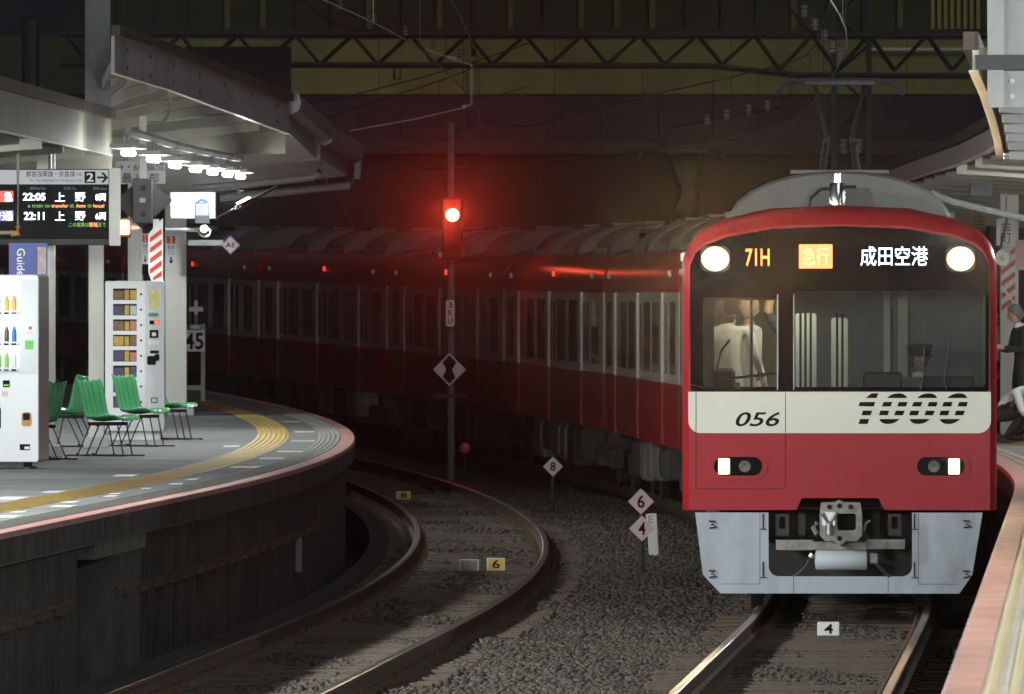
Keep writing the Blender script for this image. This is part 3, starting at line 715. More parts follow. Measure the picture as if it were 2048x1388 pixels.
# ---- the cab front
IN = 0.062
CV = lambda v: v if v <= 3.13 else 3.13+(v-3.13)*0.776
base = [(u*(1-IN/1.4), 2.2+(CV(v)-2.2)*(1-IN/1.35) if v > 0.92 else v) for u,v in FULL[::1] if not (v == 2.92)]
outl = [(-0.385,0.912),(-0.335,1.018),(0.345,1.018),(0.40,0.912)] + base + [(-u,v) for u,v in reversed(base[:-1])]
WL = rrect(-1.212,-0.540,2.008,2.80,0.03,3); WR = rrect(-0.415,1.296,2.006,2.86,0.04,3)
q = MB(); q.plate(outl, 0.0, 0.04, [WL, WR]); face = q.build('cab_front', M_red, T)
mo = [(1.325,1.968),(1.33,2.6),(1.33,3.08),(1.28,3.195),(1.19,3.268),(1.0,3.34),(0.6,3.412),(0,3.436),(-0.6,3.412),(-1.0,3.34),(-1.19,3.268),(-1.28,3.195),(-1.33,3.08),(-1.33,2.6),(-1.325,1.968)]
q = MB(); q.plate(mo, -0.008, -0.0005, [WL, WR]); mask = q.build('black_windscreen_surround', M_mask, T)
q = MB(); q.plate(rrect(-0.538,-0.417,1.972,3.40,0.004,1), -0.014, -0.0085); q.build('door_pillar', M_mask, mask)
for wn, lab in ((WL,'left'),(WR,'right')):
    q = MB(); xs = [p[0] for p in wn]; zs = [p[1] for p in wn]; q.plate(rrect(min(xs)+0.001,max(xs)-0.001,min(zs)+0.001,max(zs)-0.001,0.03,3), -0.004, 0.0); q.build('windscreen', M_glass, mask)
for u0, u1 in ((-0.556,-0.546),(-0.41,-0.402)):
    q = MB(); q.box(u0,u1,-0.016,-0.0085,1.98,2.83); q.build('pillar_trim', M_steel, mask)
q = MB(); q.plate(rrect(-1.345,1.345,1.595,1.962,0.11,6,(1,1,0,0)), -0.006, -0.0005); band = q.build('cream_band', M_cream, T)
letters('056', -0.924,-0.529,1.655,1.783,-0.0075,M_black,band,bold=0.012,shear=0.28,name='car_number')
dz_ = 0.273; zu = lambda x, z: (0.0+x+0.35*z, z+1.677)
digs = [([(0.1676+a,b_) for a,b_ in ((0,0),(0.082,0),(0.082,dz_),(0.022,dz_),(-0.055,0.19),(-0.055,0.158),(0,0.158))], [])]
for k in range(3):
    x0 = 0.3215+0.268*k; digs.append((rrect(x0,x0+0.216,0,dz_,0.10,9), [rrect(x0+0.079,x0+0.137,0.052,dz_-0.052,0.029,6)]))
for ol, hs_ in digs:
    q = MB(); q.plate([zu(*p) for p in ol], 0, 1, [[zu(*p) for p in h_] for h_ in hs_])
    bm = bmesh.new(); out = MB()
    for s0, s1 in ((0,.163),(.283,.435),(.57,.717),(.845,1.01)):
        bm = bmesh.new(); vs_ = [bm.verts.new((v[0],-0.0075,v[2])) for v in q.v if v[1] == 0]; nn_ = len(vs_)
        for f in q.f:
            if len(f) == 3 and max(f) < nn_:
                try: bm.faces.new([vs_[a] for a in f])
                except ValueError: pass
        for zz_, no_ in ((1.677+dz_*s0,(0,0,-1)),(1.677+dz_*s1,(0,0,1))):
            bmesh.ops.bisect_plane(bm, geom=bm.verts[:]+bm.edges[:]+bm.faces[:], plane_co=(0,0,zz_), plane_no=no_, clear_outer=True)
        bm.verts.index_update(); out.add([v.co[:] for v in bm.verts if True], [tuple(v.index for v in f.verts) for f in bm.faces]); bm.free()
    out.build('series_digit', M_black, band)
for a in ((-1.279,-1.273,1.60,1.96),(-0.483,-0.477,1.60,1.96)):
    q = MB(); q.box(a[0],a[1],-0.0075,-0.006,a[2],a[3]); q.build('panel_seam', M_seam, band)
for a in ((-1.279,-1.273,1.10,1.594),(-0.483,-0.477,1.10,1.594),(-1.273,-0.483,1.096,1.102)):
    q = MB(); q.box(a[0],a[1],-0.0015,0.001,a[2],a[3]); q.build('panel_seam', M_seam, face)
# headlamps, marker lamps, displays
for u in (-1.105,1.075):
    q = MB(); q.plate(rrect(u-0.132,u+0.132,3.028,3.262,0.07,6), -0.02, -0.0085); hl = q.build('headlamp', M_blackmetal, T)
    q = MB(); q.lathe((0,0,0), [(0.108,0.0),(0.104,-0.012),(0.085,-0.024),(0.05,-0.032),(0.01,-0.034)], 24, 'y'); ln_ = q.build('lens', E_head, hl, True); ln_.location = (u,-0.0205,3.145); ln_.scale = (1.14,1,1.0)
    l = lamp('headlamp_beam', (u,-0.06,3.145), 300, (1.0,0.72,0.40), 0.09, 'SPOT', T, spot_size=math.radians(44), spot_blend=1.0); l.rotation_euler = (math.radians(83),0,math.radians(180))
    l.rotation_euler = Vector((-0.02,-1,-0.03)).to_track_quat('-Z','Y').to_euler()
    l = lamp('headlamp_core', (u,-0.07,3.145), 1300, (1.0,0.62,0.28), 0.09, 'SPOT', T, spot_size=math.radians(4.5), spot_blend=1.0); l.rotation_euler = Vector((0.024,-1,-0.006)).to_track_quat('-Z','Y').to_euler()
for u0, u1, l0, l1 in ((-1.115,-0.689,-1.078,-0.975),(0.689,1.111,0.966,1.068)):
    q = MB(); q.plate(rrect(u0-0.05,u1+0.05,1.18,1.42,0.118,8), -0.012, -0.0005); ml = q.build('marker_lamp', M_red, T)
    q = MB(); q.plate(rrect(u0,u1,1.218,1.384,0.08,8), -0.016, -0.0122); q.build('smoked_lens', M_mask, ml)
    q = MB(); q.plate(rrect(l0,l1,1.228,1.372,0.012,3), -0.022, -0.0162); q.build('lit_lens', E_marker, ml)
    q = MB(); q.lathe(((u0+u1)/2+(0.06 if u0 < 0 else -0.06),-0.0165,1.30), [(0.055,0.0),(0.05,-0.004),(0.02,-0.003),(0.01,-0.002)], 14, 'y'); q.build('unlit_reflector', mat('unlit lamp glass', (0.10,0.09,0.085),0.25), ml)
letters('71H', -0.836,-0.622,3.08,3.235,-0.0095,E_ledo,T,bold=0.012,name='running_number')
q = MB(); q.plate(rrect(-0.36,-0.062,3.06,3.275,0.006,2), -0.0105, -0.0082); sv_ = q.build('service_display', E_service, T)
E_ser2 = emat('pale service lettering', (1.0,0.55,0.25), 2.2)
letters('急行', -0.325,-0.095,3.085,3.25,-0.0115,E_ser2,sv_,name='service_lettering')
letters('成田空港', 0.185,0.785,3.082,3.258,-0.0095,E_ledw,T,bold=0.005,name='destination_lettering')
# wiper
q = MB(); q.tube([(-1.33,-0.03,2.03),(-1.2,-0.03,1.995),(-0.9,-0.032,1.99),(-0.75,-0.03,2.0)],0.008,6); q.tube([(-0.905,-0.04,1.99),(-0.905,-0.04,2.045)],[0.014,0.02],8); q.build('wiper', M_blackmetal, T)
q = MB(); q.tube([(0.95,-0.03,1.985),(0.93,-0.032,2.06),(0.98,-0.03,2.42)],0.007,6); q.tube([(0.72,-0.03,1.985),(0.745,-0.034,2.1),(0.755,-0.03,2.36)],0.009,6); q.build('wiper', M_darksteel, T)
# skirt
sk = [(-1.285,0.888),(-1.215,0.335),(-1.06,0.168),(1.065,0.168),(1.18,0.335),(1.272,0.888),(0.645,0.888)] + [(0.645-0.09+0.09*math.cos(a), 0.41-0.09*math.sin(a)) for a in np.linspace(0,PI/2,7)] + [(-0.54-0.09*math.sin(a), 0.41-0.09*math.cos(a)) for a in np.linspace(0,PI/2,7)] + [(-0.632,0.888)]
q = MB(); q.plate(sk, 0.03, 0.065); skirt = q.build('skirt', M_skirt, T)
for u0, u1 in ((-1.05,-0.71),(0.70,1.05)):
    for a in ((u0,u0+0.004,0.25,0.88),(u1,u1+0.004,0.25,0.88),(u0,u1,0.25,0.254)):
        if a[2] == 0.25 and a[3] == 0.254 or True:
            if (u0 < 0 and a[0] == u0 and a[3] > 0.8) or (u0 > 0 and a[0] == u1 and a[3] > 0.8): continue
            q = MB(); q.box(a[0],a[1],0.0285,0.0305,a[2],a[3]); q.build('panel_seam', M_seam, skirt)
for u in (-0.41,0.43):
    q = MB(); q.box(u,u+0.004,0.0285,0.0305,0.172,0.318); q.build('panel_seam', M_seam, skirt)
for u, v in ((-1.125,0.78),(-1.125,0.34),(1.135,0.785),(1.135,0.34)):
    q = MB(); q.tube([(u-0.035,0.02,v+0.03),(u+0.02,0.012,v+0.03),(u-0.015,0.01,v+0.005),(u+0.03,0.01,v-0.02),(u-0.03,0.02,v-0.03)],0.009,6); q.build('latch', M_blackmetal, skirt)
for u in (-0.68,0.665):
    for v in (0.74,0.31):
        q = MB(); q.tube([(u,0.022,v),(u,0.022,v+0.14)],0.007,6); q.box(u-0.03,u+0.03,0.016,0.029,v-0.004,v+0.004); q.build('hinge', M_darksteel, skirt)
# coupler and what hangs behind the opening
q = MB(); q.box(-0.66,0.66,1.2,1.25,0.2,1.1); q.box(-1.3,1.3,0.5,1.0,0.905,0.93); q.build('opening_backing', M_under, T)  # dark backing put behind the skirt opening in place of its shade
q = MB(); hole = rrect(-0.02,0.145,0.735,0.885,0.02,3); q.plate([(-0.175,0.69),(-0.13,0.645),(-0.06,0.64),(0.0,0.60),(0.06,0.64),(0.15,0.64),(0.20,0.69),(0.20,0.88),(0.185,0.98),(0.04,0.985),(0.0,1.005),(-0.04,0.985),(-0.165,0.98),(-0.175,0.88)], -0.25, 0.25, [hole]); cp = q.build('coupler', M_underlight, T)
q = MB(); q.box(-0.02,0.145,0.12,0.16,0.735,0.885); q.build('coupler_cavity', M_dark, cp)
q = MB(); q.box(-0.155,-0.04,-0.30,-0.255,0.78,0.90); q.tube([(-0.15,-0.3,0.89),(-0.09,-0.31,0.79),(-0.03,-0.3,0.89)],0.022,6); q.tube([(-0.09,-0.31,0.80),(-0.09,-0.31,0.70)],0.03,8); q.build('coupler_hook', M_rim, cp)
q = MB()
for u, v in ((-0.09,0.945),(0.1,0.945),(0.0,0.665),(0.0,0.955)): q.cyl((u,-0.262,v),(0,1,0),0.022,0.022,0.02,10)
q.build('coupler_bolts', M_dark, cp)
q = MB(); q.tube([(-0.2,-0.15,0.80),(-0.235,-0.16,0.76),(-0.2,-0.16,0.70)],0.025,6); q.build('coupler_lug', M_underlight, cp)
q = MB(); q.tube([(0.21,-0.15,0.72),(0.235,-0.16,0.8),(0.27,-0.15,0.82)],0.014,6); q.build('coupler_lever', M_underlight, cp)
q = MB(); q.box(-0.565,-0.235,0.0,0.10,0.555,0.645); q.box(0.24,0.58,0.0,0.10,0.565,0.65); q.box(-0.235,0.24,-0.04,0.12,0.56,0.63); q.box(-0.53,-0.42,-0.008,0.0,0.575,0.625); q.box(0.45,0.56,-0.008,0.0,0.585,0.632); q.build('coupler_support_bar', M_underlight, T)
q = MB(); q.lathe((0.015,0.0,0.468), [(0.02,-0.235),(0.08,-0.228),(0.09,-0.215),(0.09,0.215),(0.08,0.228),(0.02,0.235)], 24, 'x'); q.build('air_cylinder', M_tank, T, True)
q = MB(); q.cbox(0.265,0.345,-0.03,0.06,0.435,0.53,0.01); q.build('junction_box', M_underlight, T)
q = MB(); q.tube([(0.32,0.0,0.44),(0.40,0.02,0.36),(0.46,0.05,0.31)],0.018,6); q.build('air_hose', M_under, T)
q = MB(); q.tube([(-0.27,0.02,0.47),(-0.30,0.02,0.41),(-0.36,0.03,0.35),(-0.42,0.05,0.31)],0.014,6); q.build('air_hose', M_under, T)
q = MB(); q.tube([(-0.26,0,0.49),(-0.24,0.0,0.52)],0.025,8); q.build('air_cock', M_rim, T)
for u in (-0.51,0.49):
    q = MB(); q.plate(rrect(u-0.06,u+0.06,0.68,0.875,0.01,2), 0.12, 0.16, [rrect(u-0.028,u+0.028,0.74,0.85,0.025,5)]); q.build('hanger_plate', M_under, T)
    q = MB(); q.box(u*0.66-0.03,u*0.66+0.03,0.3,0.34,0.68,0.88); q.build('hanger_plate', M_under, T)
# roof fittings above the cab
q = MB(); q.lathe((-0.02,1.1,3.60), [(0.085,0.0),(0.085,0.03),(0.072,0.04),(0.07,0.22),(0.06,0.235),(0.03,0.24),(0.028,0.32),(0.01,0.322)], 18); q.build('roof_arrester', M_chrome, T, True)
q = MB(); q.tube([(-0.02,1.1,3.79),(-0.17,1.1,3.78),(-0.26,1.12,3.70),(-0.27,1.14,3.61)],0.018,6); q.tube([(0.04,1.1,3.80),(0.15,1.1,3.80)],0.018,6); q.build('roof_cable', M_blackmetal, T)
q = MB(); q.loft([[(-0.36,1.6,3.56),(0.36,1.6,3.56),(0.36,2.4,3.56),(-0.36,2.4,3.56)],[(-0.27,1.7,3.80),(0.27,1.7,3.80),(0.27,2.3,3.80),(-0.27,2.3,3.80)]]); q.build('roof_box', M_roof, T)
# interior: cab, partition, lit saloon
q = MB(); q.box(-1.3,1.3,0.05,17.0,1.14,1.18); q.build('floor', M_interior, T)
hl_ = rrect(-1.14,-0.47,1.62,2.78,0.05,4); b1 = rrect(-0.40,-0.21,1.7,2.66,0.02,2); b2 = rrect(-0.075,0.075,1.7,2.62,0.02,2)
q = MB(); q.plate([(-1.34,1.18),(1.34,1.18),(1.34,3.2),(1.0,3.4),(-1.0,3.4),(-1.34,3.2)], 1.85, 1.89, [hl_, b1, b2]); part_ = q.build('cab_partition', M_interior, T)
for u in (-0.355,-0.31,-0.262,-0.022,0.026):
    q = MB(); q.box(u-0.011,u+0.011,1.82,1.848,1.7,2.66); q.build('window_bar', M_darksteel, part_)
q = MB(); q.box(-0.42,-0.06,0.5,1.84,1.18,1.60) if False else q.box(0.40,0.46,1.78,1.848,1.18,3.2); q.box(0.53,0.62,1.78,1.848,1.18,3.2); q.build('partition_post', M_interiorcream, part_)
q = MB(); q.box(-1.33,-1.30,0.05,17.2,1.18,3.1); q.box(1.30,1.33,0.05,17.2,1.18,3.1); q.box(-1.3,1.3,17.2,17.23,1.18,3.1); q.build('saloon_lining', M_interiorcream, T)
q = MB(); q.box(-1.3,1.3,0.05,1.84,3.0,3.03); q.build('cab_ceiling', M_interior, T)
q = MB(); q.box(-1.3,1.3,1.9,17.2,3.08,3.11); q.build('saloon_ceiling', M_interiorcream, T)
for u in (-0.6,0.6):
    for w in (2.6,5.6,8.6):
        q = MB(); q.box(u-0.05,u+0.05,w,w+2.4,3.03,3.06); q.build('ceiling_tube', E_saloon, T)
lamp('saloon_light', (-0.55,2.02,2.98), 20, (1.0,0.88,0.58), 0.1, 'POINT', T); lamp('saloon_light', (0.3,5.0,2.9), 260, (1.0,0.92,0.68), 0.2, 'POINT', T)
q = MB(); q.box(-0.44,0.14,2.45,2.48,1.5,2.75); q.build('bright_view_panel', mat('pale blue stand-in panel', (0.66,0.74,0.76),0.5), T)  # pale panel added as the bright bluish view behind the bars
q = MB(); q.cbox(0.21,0.56,0.30,0.55,1.98,2.135,0.02); q.cbox(0.72,1.20,0.30,0.55,1.98,2.10,0.02); q.box(0.0,1.28,0.15,0.6,1.18,1.99); q.build('driving_desk', M_darksteel, T)
q = MB(); q.tube([(-1.18,1.3,2.05),(-0.55,1.3,2.12)],0.014,6); q.tube([(-0.80,1.7,1.2),(-0.80,1.7,3.0)],0.016,8); q.build('grab_rail', M_chrome, T)

def in_car(u, w, v): return T.matrix_world @ Vector((u,w,v))
bpy.context.view_layer.update()
trz = T.rotation_euler[2]
SIT = dict(knl=(-.11,-.42,.92),knr=(.11,-.42,.92),anl=(-.11,-.40,.52),anr=(.11,-.40,.52),toel=(-.115,-.56,.49),toer=(.115,-.56,.49),ell=(-.26,-.08,1.12),elr=(.26,-.08,1.12),wrl=(-.20,-.33,1.10),wrr=(.20,-.33,1.10))
person('seated train driver in white shirt and dark peaked cap behind the windscreen', in_car(0.72,1.0,2.26-1.60), trz+0.25, SIT, head=(0,-0.02,1.60), hair=M_hairb, sleeve=1, top=M_shirt, legs=M_uniform, cap=True, collar=True)
LEAN = dict(waist=(0,-.02,1.08),chest=(0.02,-.10,1.29),neck=(0.03,-.17,1.43),headbase=(0.03,-.19,1.49),shl=(-.17,-.13,1.37),shr=(.21,-.12,1.37),ell=(-.25,-.10,1.10),elr=(.28,-.13,1.10),wrl=(-.22,-.30,.98),wrr=(.2,-.36,1.02))
person('standing passenger in white shirt turning his back to the cab window', in_car(-1.03,2.3,1.18), trz+PI-0.35, LEAN, head=(0.03,-.21,1.59), hair=M_hairb, top=M_shirt, legs=M_trouser, scale=0.97, untuck=True)
person('bald passenger in white shirt standing beside the turned back in the train', in_car(-0.83,2.85,1.18), trz+PI-1.2, None, head=(0,0,1.60), hpitch=0.2, top=M_shirt, legs=M_trouser, scale=0.96, untuck=True)
UP = dict(ell=(-.34,-.10,1.52),wrl=(-.30,-.16,1.76),elr=(.3,0,1.12),wrr=(.24,-.18,1.0))
person('passenger reaching up to a strap inside the lit saloon', in_car(-0.42,2.75,1.18), trz+0.5, UP, head=(0,0,1.60), hair=M_hairb, top=mat('grey patterned shirt', (0.10,0.10,0.11), 0.8, var=0.5, scale=30), legs=M_trouser, sleeve=0, scale=0.98, hands={'l':(0,-1,0)})

# ================================================================== CANOPIES
def beam(mb, A, B, w, h, mi=0):      # horizontal-ish bar from A to B, width w, height h (h downwards from the line)
    A = Vector(A); B = Vector(B); d = (B-A); e = Vector((d.y,-d.x,0)).normalized()*w/2; z = Vector((0,0,h))
    mb.loft([[A-e-z,A+e-z,A+e,A-e],[B-e-z,B+e-z,B+e,B-e]], True, True, mi)
def canopy(label, pts, inner_dx, drop, face_h, fm, lipm, under_m, rib_m, thick=0.10, inner_px=None):
    """pts: eave line (px, py of the fascia bottom, Y) -> butterfly wing tipped down towards the inside"""
    t = thing('platform_canopy', label, 'canopy', (0,0,0))
    E = [U(*p) for p in pts]
    I = [e+Vector((inner_dx,0,-drop)) for e in E]
    if inner_px: I = [Vector(((inner_px-1024)*e.y/F, e.y, e.z-drop)) for e in E]
    q = MB(); up = Vector((0,0,face_h)); ex = Vector((0.04 if inner_dx < 0 else -0.04,0,0))
    for a, b_ in zip(E[:-1],E[1:]): q.loft([[a,a+ex,a+ex+up,a+up],[b_,b_+ex,b_+ex+up,b_+up]])
    q.build('fascia', fm, t)
    q = MB()
    for a, b_ in zip(E[:-1],E[1:]): q.loft([[a+up+Vector((0,0,.002)),a+ex*2.5+up+Vector((0,0,.002)),a+ex*2.5+up+Vector((0,0,.12)),a+up+Vector((0,0,.12))],[b_+up+Vector((0,0,.002)),b_+ex*2.5+up+Vector((0,0,.002)),b_+ex*2.5+up+Vector((0,0,.12)),b_+up+Vector((0,0,.12))]])
    q.build('roof_flashing', lipm, t)
    q = MB(); z1 = Vector((0,0,0.05)); z2 = Vector((0,0,0.05+thick))
    for (a,b_),(c,d) in zip(zip(E[:-1],E[1:]),zip(I[:-1],I[1:])):
        q.loft([[a+z1,c+z1,c+z2,a+z2],[b_+z1,d+z1,d+z2,b_+z2]])
    q.build('roof_sheet', under_m, t)
    q = MB()
    for a, b_ in zip(E[:-1],E[1:]): q.loft([[a+Vector((0,0,-.012)),a+ex*1.6+Vector((0,0,-.012)),a+ex*1.6+Vector((0,0,-.001)),a+Vector((0,0,-.001))],[b_+Vector((0,0,-.012)),b_+ex*1.6+Vector((0,0,-.012)),b_+ex*1.6+Vector((0,0,-.001)),b_+Vector((0,0,-.001))]])
    q.build('fascia_edge_strip', M_whitepaint, t)
    n = len(E)-1; tot = E[0].y; k = max(2,int((E[-1].y-E[0].y)/2.1))
    for i in range(1,k):
        f = i/k*n; j = min(n-1,int(f)); fr = f-j; a = E[j].lerp(E[j+1],fr); c = I[j].lerp(I[j+1],fr); q = MB(); beam(q, a+Vector((-0.06 if inner_dx<0 else 0.06,0,0.048)), c+Vector((0,0,0.048)), 0.09, 0.12); q.build('roof_rib', rib_m, t)
    return t, E, I
cA, EA, IA = canopy('low cream platform canopy with brown rusted roof edge above the departure board', [(-190,212,80),(-20,258,90),(215,310,104)], -4.2, 0.35, 0.40, M_creamfascia, M_rustlip, M_creamroof, M_creamrib)
q = MB(); a = EA[-1]; q.box(a.x-4.2,a.x+0.05,a.y,a.y+0.06,a.z-0.16,a.z+0.42); q.build('end_fascia', M_creamfascia, cA)
cB, EB, IB = canopy('high grey platform canopy wing with riveted fascia reaching over the track', [(222,146,104),(330,178,110),(450,222,116),(572,267,122)], -4.0, 0.22, 0.42, M_greyfascia, M_rustlip, M_creamroof, M_creamrib, inner_px=204)
for i in range(7):
    f = (i+0.5)/7*3; j = int(f); p = EB[j].lerp(EB[j+1], f-j)
    for dz in (0.10,0.31):
        q = MB(); q.lathe((p.x+0.042,p.y,p.z+dz), [(0.03,-0.01),(0.028,0.012),(0.01,0.02)], 10, 'x'); q.build('rivet', M_rustlip, cB)
a = EB[-1]; q = MB(); q.box(a.x-2.2,a.x-0.01,a.y+0.05,a.y+0.17,a.z-0.27,a.z+0.05); q.build('end_beam', M_creamfascia, cB)
# stepped end of the wing over the curve: gutter pieces
for k, (P0,P1,hh) in enumerate((((574,262,122.4),(632,318,125.2),0.38),((640,318,125.6),(694,352,128.6),0.34))):
    a = U(*P0); b_ = U(*P1); q = MB(); q.loft([[a+Vector((-2.6,0,-.3)),a+Vector((0,0,0)),a+Vector((0,0,hh)),a+Vector((-2.6,0,hh-.1))],[b_+Vector((-2.6,0,-.3)),b_,b_+Vector((0,0,hh)),b_+Vector((-2.6,0,hh-.1))]]); q.build('eave_section', M_greyfascia, cB)
    g0 = a+Vector((0.06,0,hh)); g1 = b_+Vector((0.12,0,hh)); q = MB(); n = 8
    r0 = [g0+Vector((0.13*math.cos(t),0,0.16*math.sin(t))) for t in np.linspace(0,2*PI,n+1)[:-1]]; r1 = [g1+Vector((0.13*math.cos(t),0,0.16*math.sin(t))) for t in np.linspace(0,2*PI,n+1)[:-1]]
    q.loft([r0,r1]); q.build('gutter', M_pipe, cB, True)
q = MB(); pts = [U(706,300,129),U(716,322,129),U(714,358,129),U(700,371,129),U(560,384,129),U(440,396,129)]; q.tube(pts, 0.055, 10); q.build('drain_pipe', M_pipe, cB, True)
q = MB(); q.tube([U(642,318,126),U(638,346,126),U(626,355,126),U(500,368,126),U(385,376,126)], 0.05, 10); q.build('drain_pipe', M_pipe, cB, True)
for px, y0, y1 in ((653,352,378),(476,372,396)):
    q = MB(); q.tube([U(px,y0-30,129.1),U(px,y1,129.1)],0.012,6); q.build('pipe_hanger', M_steel, cB)
# tie rod with turnbuckle
q = MB(); q.tube([U(432,438,120),U(556,372,122)],0.018,6); q.tube([U(470,417,120.6),U(505,399,121.2)],0.034,8); q.tube([U(476,413,120.7),U(498,402,121.1)],0.05,6); tag(q.build('tie_rod', M_chrome), 'bright diagonal tie rod with turnbuckle under the canopy', 'tie rod')

# right-hand canopy
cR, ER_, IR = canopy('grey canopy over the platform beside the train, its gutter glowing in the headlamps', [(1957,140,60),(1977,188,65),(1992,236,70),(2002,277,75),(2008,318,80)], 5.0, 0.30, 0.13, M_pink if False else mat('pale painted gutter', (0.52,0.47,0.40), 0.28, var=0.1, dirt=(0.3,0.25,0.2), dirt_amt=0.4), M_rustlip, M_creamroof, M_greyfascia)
M_endpanel = mat('grey painted end panel', (0.33,0.33,0.33), 0.55, var=0.1, dirt=(0.2,0.19,0.18), dirt_amt=0.5)
q = MB(); q.box(3.09,3.195,59.86,59.92,HC+1.325,HC+2.75); q.build('end_post', M_endpanel, cR)
q = MB(); q.box(3.197,8.2,59.93,59.98,HC+1.665,HC+2.75); q.build('end_panel', M_endpanel, cR)
q = MB(); q.box(3.197,8.2,59.935,59.985,HC+1.325,HC+1.565); q.build('end_panel', M_endpanel, cR)
q = MB(); q.box(3.0,8.2,59.70,59.80,HC+1.568,HC+1.662); q.build('end_rail', M_darksteel, cR)
for z in (HC+1.40,HC+1.50):
    q = MB(); q.lathe((3.25,59.93,z),[(0.02,0.005),(0.018,-0.012),(0.006,-0.016)],10,'y'); q.build('rivet', M_greyfascia, cR)
cS, ES, IS = canopy('far canopy over the neighbouring platform, red signal tint put into the eave colour', [(2000,292,92),(1978,305,97),(1925,328,106),(1850,352,114),(1770,380,121),(1680,405,129),(1580,425,137)], 4.5, 0.28, 0.22, M_pink if False else mat('eave with painted red light', (0.24,0.185,0.195), 0.5, var=0.15, dirt=(0.15,0.11,0.11), dirt_amt=0.5), M_weatherwood, M_creamroof, M_creamrib)  # red signal light is painted into the eave colour
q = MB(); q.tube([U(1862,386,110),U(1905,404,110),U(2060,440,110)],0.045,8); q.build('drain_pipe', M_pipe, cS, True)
q = MB(); q.box(*[v for v in (U(1940,0,108).x,U(1983,0,108).x)],107.9,108.2,U(0,392,108).z,U(0,368,108).z); tag(q.build('junction_cabinet', M_darksteel), 'dark box hung under the canopy beside the train', 'cabinet')

# masts and pillars of the left platform
def pillar(px0, px1, Y, top_py, base=True, label='', group='white steel pillars of the platform'):
    x0 = (px0-1024)*Y/F; x1 = (px1-1024)*Y/F; cx = (x0+x1)/2; w = x1-x0; zt = HC-(top_py-623)*Y/F; z0 = PLAT+rise(Y)
    t = thing('pillar', label, 'pillar', (cx,Y,z0), yaw(Y), group)
    q = MB(); h = w/2; tk = w*0.16
    q.box(-h,h,-h,-h+tk,0.12,zt-z0); q.box(-h,h,h-tk,h,0.12,zt-z0); q.box(-tk/2,tk/2,-h+tk,h-tk,0.12,zt-z0); q.build('shaft', M_whitepaint, t)
    if base: q = MB(); q.cbox(-w*0.85,w*0.85,-w*0.85,w*0.85,0,0.135,0.01); q.build('base_block', M_lintel if False else mat('whitewashed plinth', (0.55,0.56,0.57), 0.7, var=0.12), t)
    return t
pillar(75,110,100,250,label='white pillar behind the drinks machine')
pillar(178,207,106.7,280,label='white pillar between the green seats and snack machine')
pillar(256,284,118,300,label='white pillar right behind the snack machine')
pillar(330,372,136.8,300,label='wide white pillar beside the striped board and dark speed sign')
q = MB(); x0 = U(170,0,105).x; x1 = U(220,0,105).x; q.box(x0,x1,105.0,105.25,U(0,250,105).z,8.5); q.box(x0-0.002+(x1-x0)*0.5,x1+0.004,104.985,105.0,U(0,250,105).z,8.5); tag(q.build('steel_mast', mat('dull grey mast paint', (0.17,0.175,0.18), 0.6, var=0.15)), 'tall square grey mast rising through the canopy roof', 'mast')

# ---- fluorescent lamps
TUBE = {}
def tube_lamp(p, rz, label, group, power, host_drop=0.35, col=(0.93,1.0,0.96), shaded=False):
    t = thing('fluorescent_lamp', label, 'lamp', p, rz, group)
    def mk(): q = MB(); q.cbox(-0.14,0.14,-0.36,0.36,0.045,0.10,0.01); return q.mesh('housing', M_whitepaint)
    link('housing', once('th',mk), t)
    def mk2(): q = MB(); q.tube([(0,-0.31,-0.01),(0,-0.27,0.0),(0,0.27,0.0),(0,0.31,-0.01)],[0.02,0.034,0.034,0.02],12); return q.mesh('tube', E_tube, True)
    link('tube', once('tt',mk2), t)
    def mk3(): q = MB(); q.tube([(0,0,0.10),(0,0,0.10+host_drop)],0.016,6); return q.mesh('stem', M_steel)
    link('stem', once(('ts',host_drop),mk3), t)
    if shaded and host_drop < 0.2: lamp('tube_spill', (0,0,-0.10), 45, col, 0.12, 'POINT', t)
    if shaded: lamp('tube_light', (0,0,-0.06), power, col, 0.12, 'SPOT', t, spot_size=math.radians(158), spot_blend=0.45)
    else: lamp('tube_light', (0,0,-0.06), power, col, 0.12, 'POINT', t)
    return t
LPOW = 75
ROW = []
for i in range(7):
    Y = 100+3.6*i; p = U((257,307,350,391,425,455,481)[i], (306,319,331,339,344.5,349,353)[i], Y)
    ROW.append(p); tube_lamp(p, yaw(Y)-0.13, 'lit fluorescent lamp hanging in the receding row under the high grey canopy', 'row of lamps under the high grey canopy', 165, 0.1, shaded=True)
q = MB(); q.tube([p+Vector((0,0,0.235)) for p in ROW], 0.05, 6); tag(q.build('lamp_conduit', M_greyfascia), 'grey conduit carrying the row of lamps under the high canopy', 'conduit')
for i in range(5):
    Y = 109+6.5*i; p = Vector((-6.35, Y, HC+1.70))
    tube_lamp(p, yaw(Y)-0.06, 'unseen lamp added over the far side of the island platform, hidden by the departure board', 'added unseen lamps over the far side of the island platform', 235, 0.3, shaded=True)  # hidden row added to brighten the far platform and pillars
q = MB(); q.tube([(-6.35,106,HC+2.14),(-6.35,138,HC+2.14)], 0.05, 6); tag(q.build('lamp_conduit', M_greyfascia), 'grey conduit carrying the added unseen lamps over the far side of the island platform', 'conduit')
for i in range(17):
    Y = 4+5.6*i; p = TP(Y, EL-4.2, HC+1.75)
    tube_lamp(p, yaw(Y)-0.09, 'unseen boosted lamp on the near half of the island platform, lighting the train front', 'unseen boosted lamps on the near half of the island platform', 1850 if Y < 80 else 480, 0.3)  # out of view, power raised to light the train front
q = MB(); sweep(q, rect(EL-4.3,EL-4.1,HC+2.12,HC+2.2), 2, 98, 3.0); tag(q.build('lamp_conduit', M_greyfascia), 'grey conduit carrying the unseen lamps along the near half of the island platform', 'conduit')
